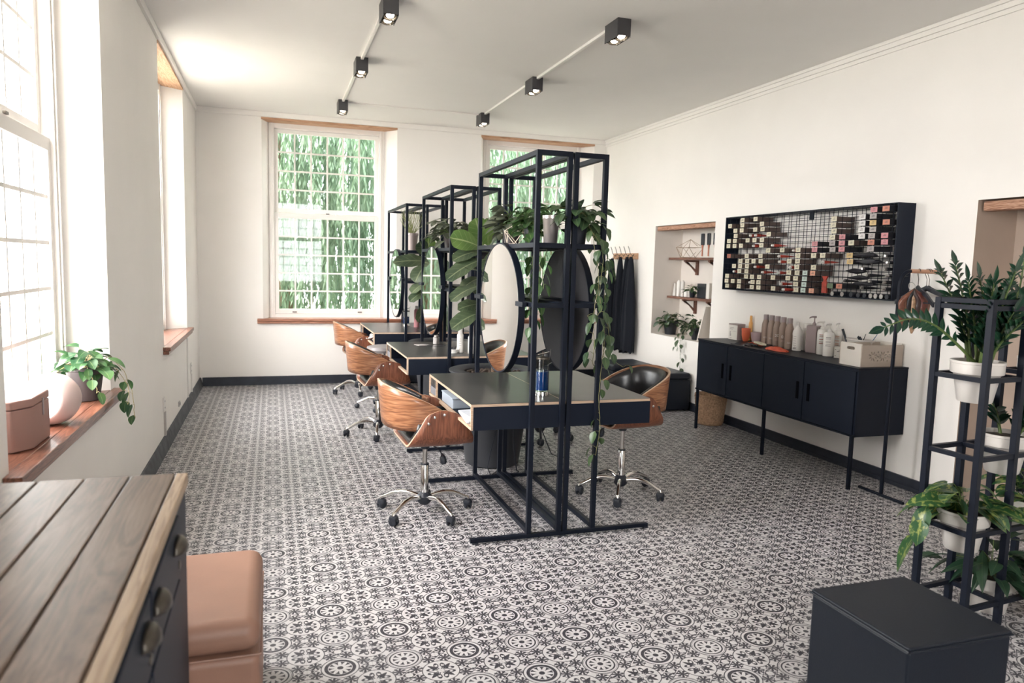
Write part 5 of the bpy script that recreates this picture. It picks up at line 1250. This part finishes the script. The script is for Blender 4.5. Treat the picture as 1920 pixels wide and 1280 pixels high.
potted('trailing_philodendron', 'trailing philodendron in a black pot, its long vines hanging past the nearest desk', x, y, ZP, .052, .145, BLKPOT, L_PHIL, 74, .084, .060, 'heart', .155, 51, .75, .5, stemm=mat('vine_stem', (.20, .19, .08), .6, var=.3), r0=.68, trails=[
    [(x+.04, y-.03, ZP+.14), (x+.10, y-.06, ZP+.12), (x+.125, y-.08, ZP), (x+.12, y-.09, 1.40), (x+.125, y-.09, 1.15), (x+.11, y-.10, .95), (x+.12, y-.11, .80), (x+.11, y-.11, .62), (x+.10, y-.11, .45)],
    [(x+.05, y+.02, ZP+.14), (x+.13, y+.02, ZP+.10), (x+.16, y+.0, ZP-.1), (x+.15, y-.01, 1.30), (x+.16, y-.02, 1.10), (x+.15, y-.03, .92)],
    [(x+.03, y-.04, ZP+.14), (x+.05, y-.11, ZP+.05), (x+.05, y-.115, ZP-.05), (x+.07, y-.12, 1.36), (x+.05, y-.12, 1.12), (x+.06, y-.12, .95)],
    [(x+.05, y-.0, ZP+.14), (x+.12, y-.04, ZP+.08), (x+.13, y-.05, 1.35), (x+.18, y-.05, 1.08), (x+.20, y-.06, .98), (x+.27, y-.06, .93)],
    [(x+.03, y-.03, ZP+.13), (x+.08, y-.10, ZP), (x+.09, y-.115, 1.45), (x+.10, y-.12, 1.25), (x+.03, y-.13, 1.18), (x+.01, y-.13, 1.22)]])
# -- middle frame
potted('bushy_plant', 'grey-leaved bushy plant on the left of the middle frame top shelf', 2.20, 5.95, ZP, .06, .11, POTD, L_PEP, 90, .100, .066, 'heart', .175, 35, .9, .5)
# -- far frame
b = thing('pencil_plant', 'spindly twig plant in a grey pot on the far frame top shelf', 'potted plant', (2.215, 7.80, ZP)); m = MB(); pot(m, 2.215, 7.80, ZP, .068, .185, .72, .14); m.build('pot', mat('grey_brown_pot', (.30, .25, .24), .4, .3), b); soil(2.215, 7.80, ZP+.165, .055, b)
m = MB(); rnd = random.Random(8)
for k in range(30):
    p = Vector((2.215+rv(rnd, .03), 7.80+rv(rnd, .03), ZP+.16)); P = [p]; d = Vector((rv(rnd, .8), rv(rnd, .8), 1)).normalized()
    for j in range(5): p = p+d*rnd.uniform(.035, .075); P.append(p.copy()); d = (d+Vector((rv(rnd, .5), rv(rnd, .5), .25))).normalized()
    m.tube(P, [.0035, .003, .0028, .0024, .002, .0014], 5)
m.build('twigs', mat('twig_green', (.22, .24, .09), .5, var=.2), b)
potted('small_plant', 'small plant in a black pot on the right far frame top shelf', 2.41, 7.80, ZP, .055, .12, BLKPOT, L_POTH, 22, .06, .05, 'round', .10, 37, 1.0, .2)
# -- niche
potted('niche_plant', 'dark leafy plant in a black pot at the left of the niche floor', XR+.16, 7.40, .731, .085, .15, BLKPOT, L_PHIL, 46, .085, .068, 'heart', .15, 61, .8, .6, zmin=.75)
potted('niche_plant', 'trailing plant at the right of the niche floor, vine falling to the straw basket', XR+.13, 6.80, .731, .07, .13, BLKPOT, L_PHIL, 48, .075, .058, 'heart', .15, 63, .95, .3, zmin=.75, trails=[[(XR+.10, 6.78, .86), (XR+.02, 6.80, .84), (XR-.05, 6.82, .74), (XR-.065, 6.80, .55), (XR-.06, 6.78, .38), (XR-.08, 6.76, .30)], [(XR+.10, 6.86, .86), (XR-.0, 6.88, .83), (XR-.05, 6.88, .70), (XR-.05, 6.87, .60)]])
potted('small_plant', 'small drooping plant in front of the black box on the lower niche shelf', XR+.17, 6.99, 1.1725, .035, .07, BLKPOT, L_PHIL, 22, .055, .04, 'heart', .085, 65, 1.0, .3, zmin=1.18)
# -- basket
bx, by = 4.815, 6.02
b = thing('straw_basket', 'woven straw basket on the floor at the far end of the sideboard', 'basket', (bx, by, 0)); m = MB(); R = []; n = 64
pr = [(.118, .0), (.124, .01)]+[(.126+.028*k/16+.002*(k % 2), .02+.26*k/16) for k in range(17)]+[(.154, .288), (.148, .292), (.142, .285), (.128, .10), (.112, .015)]
for r_, z in pr: R.append([(bx+r_*(1+.008*((k % 4) < 2))*math.cos(2*PI*k/n), by+r_*(1+.008*((k % 4) < 2))*math.sin(2*PI*k/n), z) for k in range(n)])
m.rings(R); m.build('woven_body', BASKET, b, ang=70)
for sg in (-1, 1):
    m = MB(); m.tube([(bx+sg*.152+.012*sg*math.sin(PI*k/8), by-.04+.08*k/8, .275+.02*math.sin(PI*k/8)) for k in range(9)], .006, 6); m.build('handle', BASKET, b)
# ================================================================ plant stand
AL = math.radians(5.6); ux = Vector((math.cos(AL), math.sin(AL), 0)); uy = Vector((-math.sin(AL), math.cos(AL), 0)); B0 = Vector((3.525, 2.173, 0)); CS = .225
ps = thing('plant_stand', 'black steel plant stand with ring of shelves in the near right corner', 'plant stand', B0+ux*CS*1.5+uy*CS*.5)
RZ = (1.392, 1.075, .750, .430, .110); bw = .013
def obar(m, p, q, wd, h):
    """upright-section bar between two points in the stand's own axes"""
    d = (q-p).normalized(); s_ = Vector((-d.y, d.x, 0))*wd/2; u = Vector((0, 0, h/2))
    m.hexa([p-s_-u, q-s_-u, q+s_-u, p+s_-u, p-s_+u, q-s_+u, q+s_+u, p+s_+u])
for i in range(4):
    for j in range(2):
        p = B0+ux*CS*i+uy*CS*j; m = MB(); m.hexa([p+ux*a*bw+uy*c*bw+Vector((0, 0, z)) for z in (0, RZ[0]) for a, c in ((-1, -1), (1, -1), (1, 1), (-1, 1))]); m.build('post', STEEL, ps, bevel=.0015)
for z in RZ:
    for dz in ((-.010, -.036) if z > 1.3 else (-.011,)):
        m = MB(); zz = Vector((0, 0, z+dz))
        for i in range(4): obar(m, B0+ux*CS*i+uy*bw+zz, B0+ux*CS*i+uy*(CS-bw)+zz, .020, .020)
        for j in range(2):
            for i in range(3): obar(m, B0+ux*(CS*i+bw)+uy*CS*j+zz, B0+ux*(CS*(i+1)-bw)+uy*CS*j+zz, .020, .020)
        m.build('shelf_ring', STEEL, ps, bevel=.0012)
def cell(i, z): p = B0+ux*CS*(i+.5)+uy*CS*.5; return p.x, p.y, z
def wpot(x, y, z, b, r=.100, h=.175):
    """rim rests on the ring, body hangs through it"""
    m = MB(); zb = z-h+.055; m.lathe([(r*.62, 0), (r*.66, .004), (r*.86, h-.058), (r*.99, h-.052), (r, h-.046), (r, h-.012), (r*1.02, h-.010), (r*1.02, h), (r*.95, h), (r*.93, h-.02), (.001, h-.022)], (x, y, zb), 36); m.build('pot', CERAM, b); soil(x, y, zb+h-.018, r*.92, b); return zb+h-.02
def zz(nm, lab, i, z, n, hmin, hmax, seed, extra=()):
    x, y, _ = cell(i, z); b = thing(nm, lab, 'potted plant', (x, y, z-.12)); zt = wpot(x, y, z, b); rnd = random.Random(seed); m, ms = MB(), MB()
    specs = [(rnd.uniform(-2.3, 1.6), rnd.uniform(hmin, hmax), rnd.uniform(.03, .22)) for k in range(n)]
    st = [[Vector((x+.04*math.cos(a), y+.04*math.sin(a), zt)), Vector((x+(.05+l_*.25)*math.cos(a), y+(.05+l_*.25)*math.sin(a), zt+h*.5)), Vector((x+(.06+l_*.75)*math.cos(a), y+(.06+l_*.75)*math.sin(a), zt+h))] for a, h, l_ in specs]+[[Vector((x, y, zt))]+[Vector(q) for q in e] for e in extra]
    for P in st:
        pts = []
        for k in range(len(P)-1):
            for j in range(8): 
                t = j/8; a = P[max(0, k-1)]; b_ = P[k]; c = P[k+1]; d = P[min(len(P)-1, k+2)]
                pts.append(.5*((2*b_)+(c-a)*t+(2*a-5*b_+4*c-d)*t*t+(3*b_-a-3*c+d)*t**3))
        pts.append(P[-1]); N_ = len(pts); ms.tube(pts, [.008*(1-.75*k/N_) for k in range(N_)], 7)
        for k in range(int(N_*.28), N_, 1 if N_ < 20 else 2):
            d = (pts[min(k+1, N_-1)]-pts[k-1]).normalized(); s_ = d.cross(Vector((rv(rnd, .3), -1+rv(rnd, .3), .3))).normalized()
            for sg in (-1, 1):
                l_ = (.040+.040*math.sin(PI*k/N_))*rnd.uniform(.85, 1.15)*(.8 if P in st[n:] else 1); o = (s_*sg+d*.75+Vector((0, 0, .1))).normalized(); m.leaf(pts[k], pts[k]+o*l_, d.cross(s_)*sg+Vector((0, -.2, .6)), l_*.42, 'long', droop=.05, fold=.25, nt=5)
        m.leaf(pts[-1], pts[-1]+(pts[-1]-pts[-3]).normalized()*.08, (0, -.8, .5), .035, 'long', nt=5)
    m.build('foliage', L_ZZ, b, smooth='leaf'); ms.build('stems', STEMG, b); return b
x1_, y1_, _ = cell(0, 0)
zz('zz_plant', 'tall glossy dark green plant in the top near white pot of the plant stand', 0, RZ[1], 13, .20, .42, 71, extra=([(x1_-.09, y1_+.02, 1.19), (x1_-.20, y1_+.05, 1.275), (x1_-.32, y1_+.06, 1.30), (x1_-.44, y1_+.07, 1.265)], [(x1_+.05, y1_-.02, 1.25), (x1_+.16, y1_-.02, 1.40), (x1_+.18, y1_-.02, 1.56)], [(x1_+.02, y1_, 1.3), (x1_-.03, y1_, 1.47)], [(x1_-.02, y1_+.02, 1.3), (x1_-.07, y1_+.02, 1.46)]))
zz('zz_plant', 'small glossy plant in the white pot on the second column of the plant stand', 1, RZ[2], 8, .12, .20, 73)
zz('zz_plant', 'dark glossy plant in the white pot at the far right top of the plant stand', 2, RZ[1], 9, .18, .36, 75)
def cellplant(nm, lab, i, z, lm, n, L, wd, kind, R, seed, up, hang, trails=()):
    x, y, _ = cell(i, z); b = thing(nm, lab, 'potted plant', (x, y, z-.12)); zt = wpot(x, y, z, b); m, ms = MB(), MB(); clump(m, ms, (x, y, zt+.01), R, n, L, wd, kind, seed, up, hang)
    for k, P in enumerate(trails): trail(m, ms, [Vector((x, y, zt))]+[Vector((x, y, zt))+Vector(p) for p in P], L, wd, seed=seed+k)
    m.build('foliage', lm, b, smooth='leaf'); ms.build('stems', STEMG, b)
cellplant('variegated_pothos', 'yellow-green variegated pothos in a white pot low on the near column of the plant stand', 0, RZ[3], L_VAR, 34, .15, .085, 'heart', .15, 81, .9, .1, trails=[[(-.12, .02, .10), (-.20, .0, .03), (-.22, 0, -.10)]])
cellplant('peace_lily', 'narrow-leaved dark plant in the lowest white pot of the plant stand', 1, RZ[4], L_SPATH, 46, .17, .055, 'long', .20, 83, .9, .0)
cellplant('variegated_pothos', 'variegated pothos in a white pot on the far right column of the plant stand', 2, RZ[3], L_VAR, 30, .12, .075, 'heart', .17, 85, .9, .4)
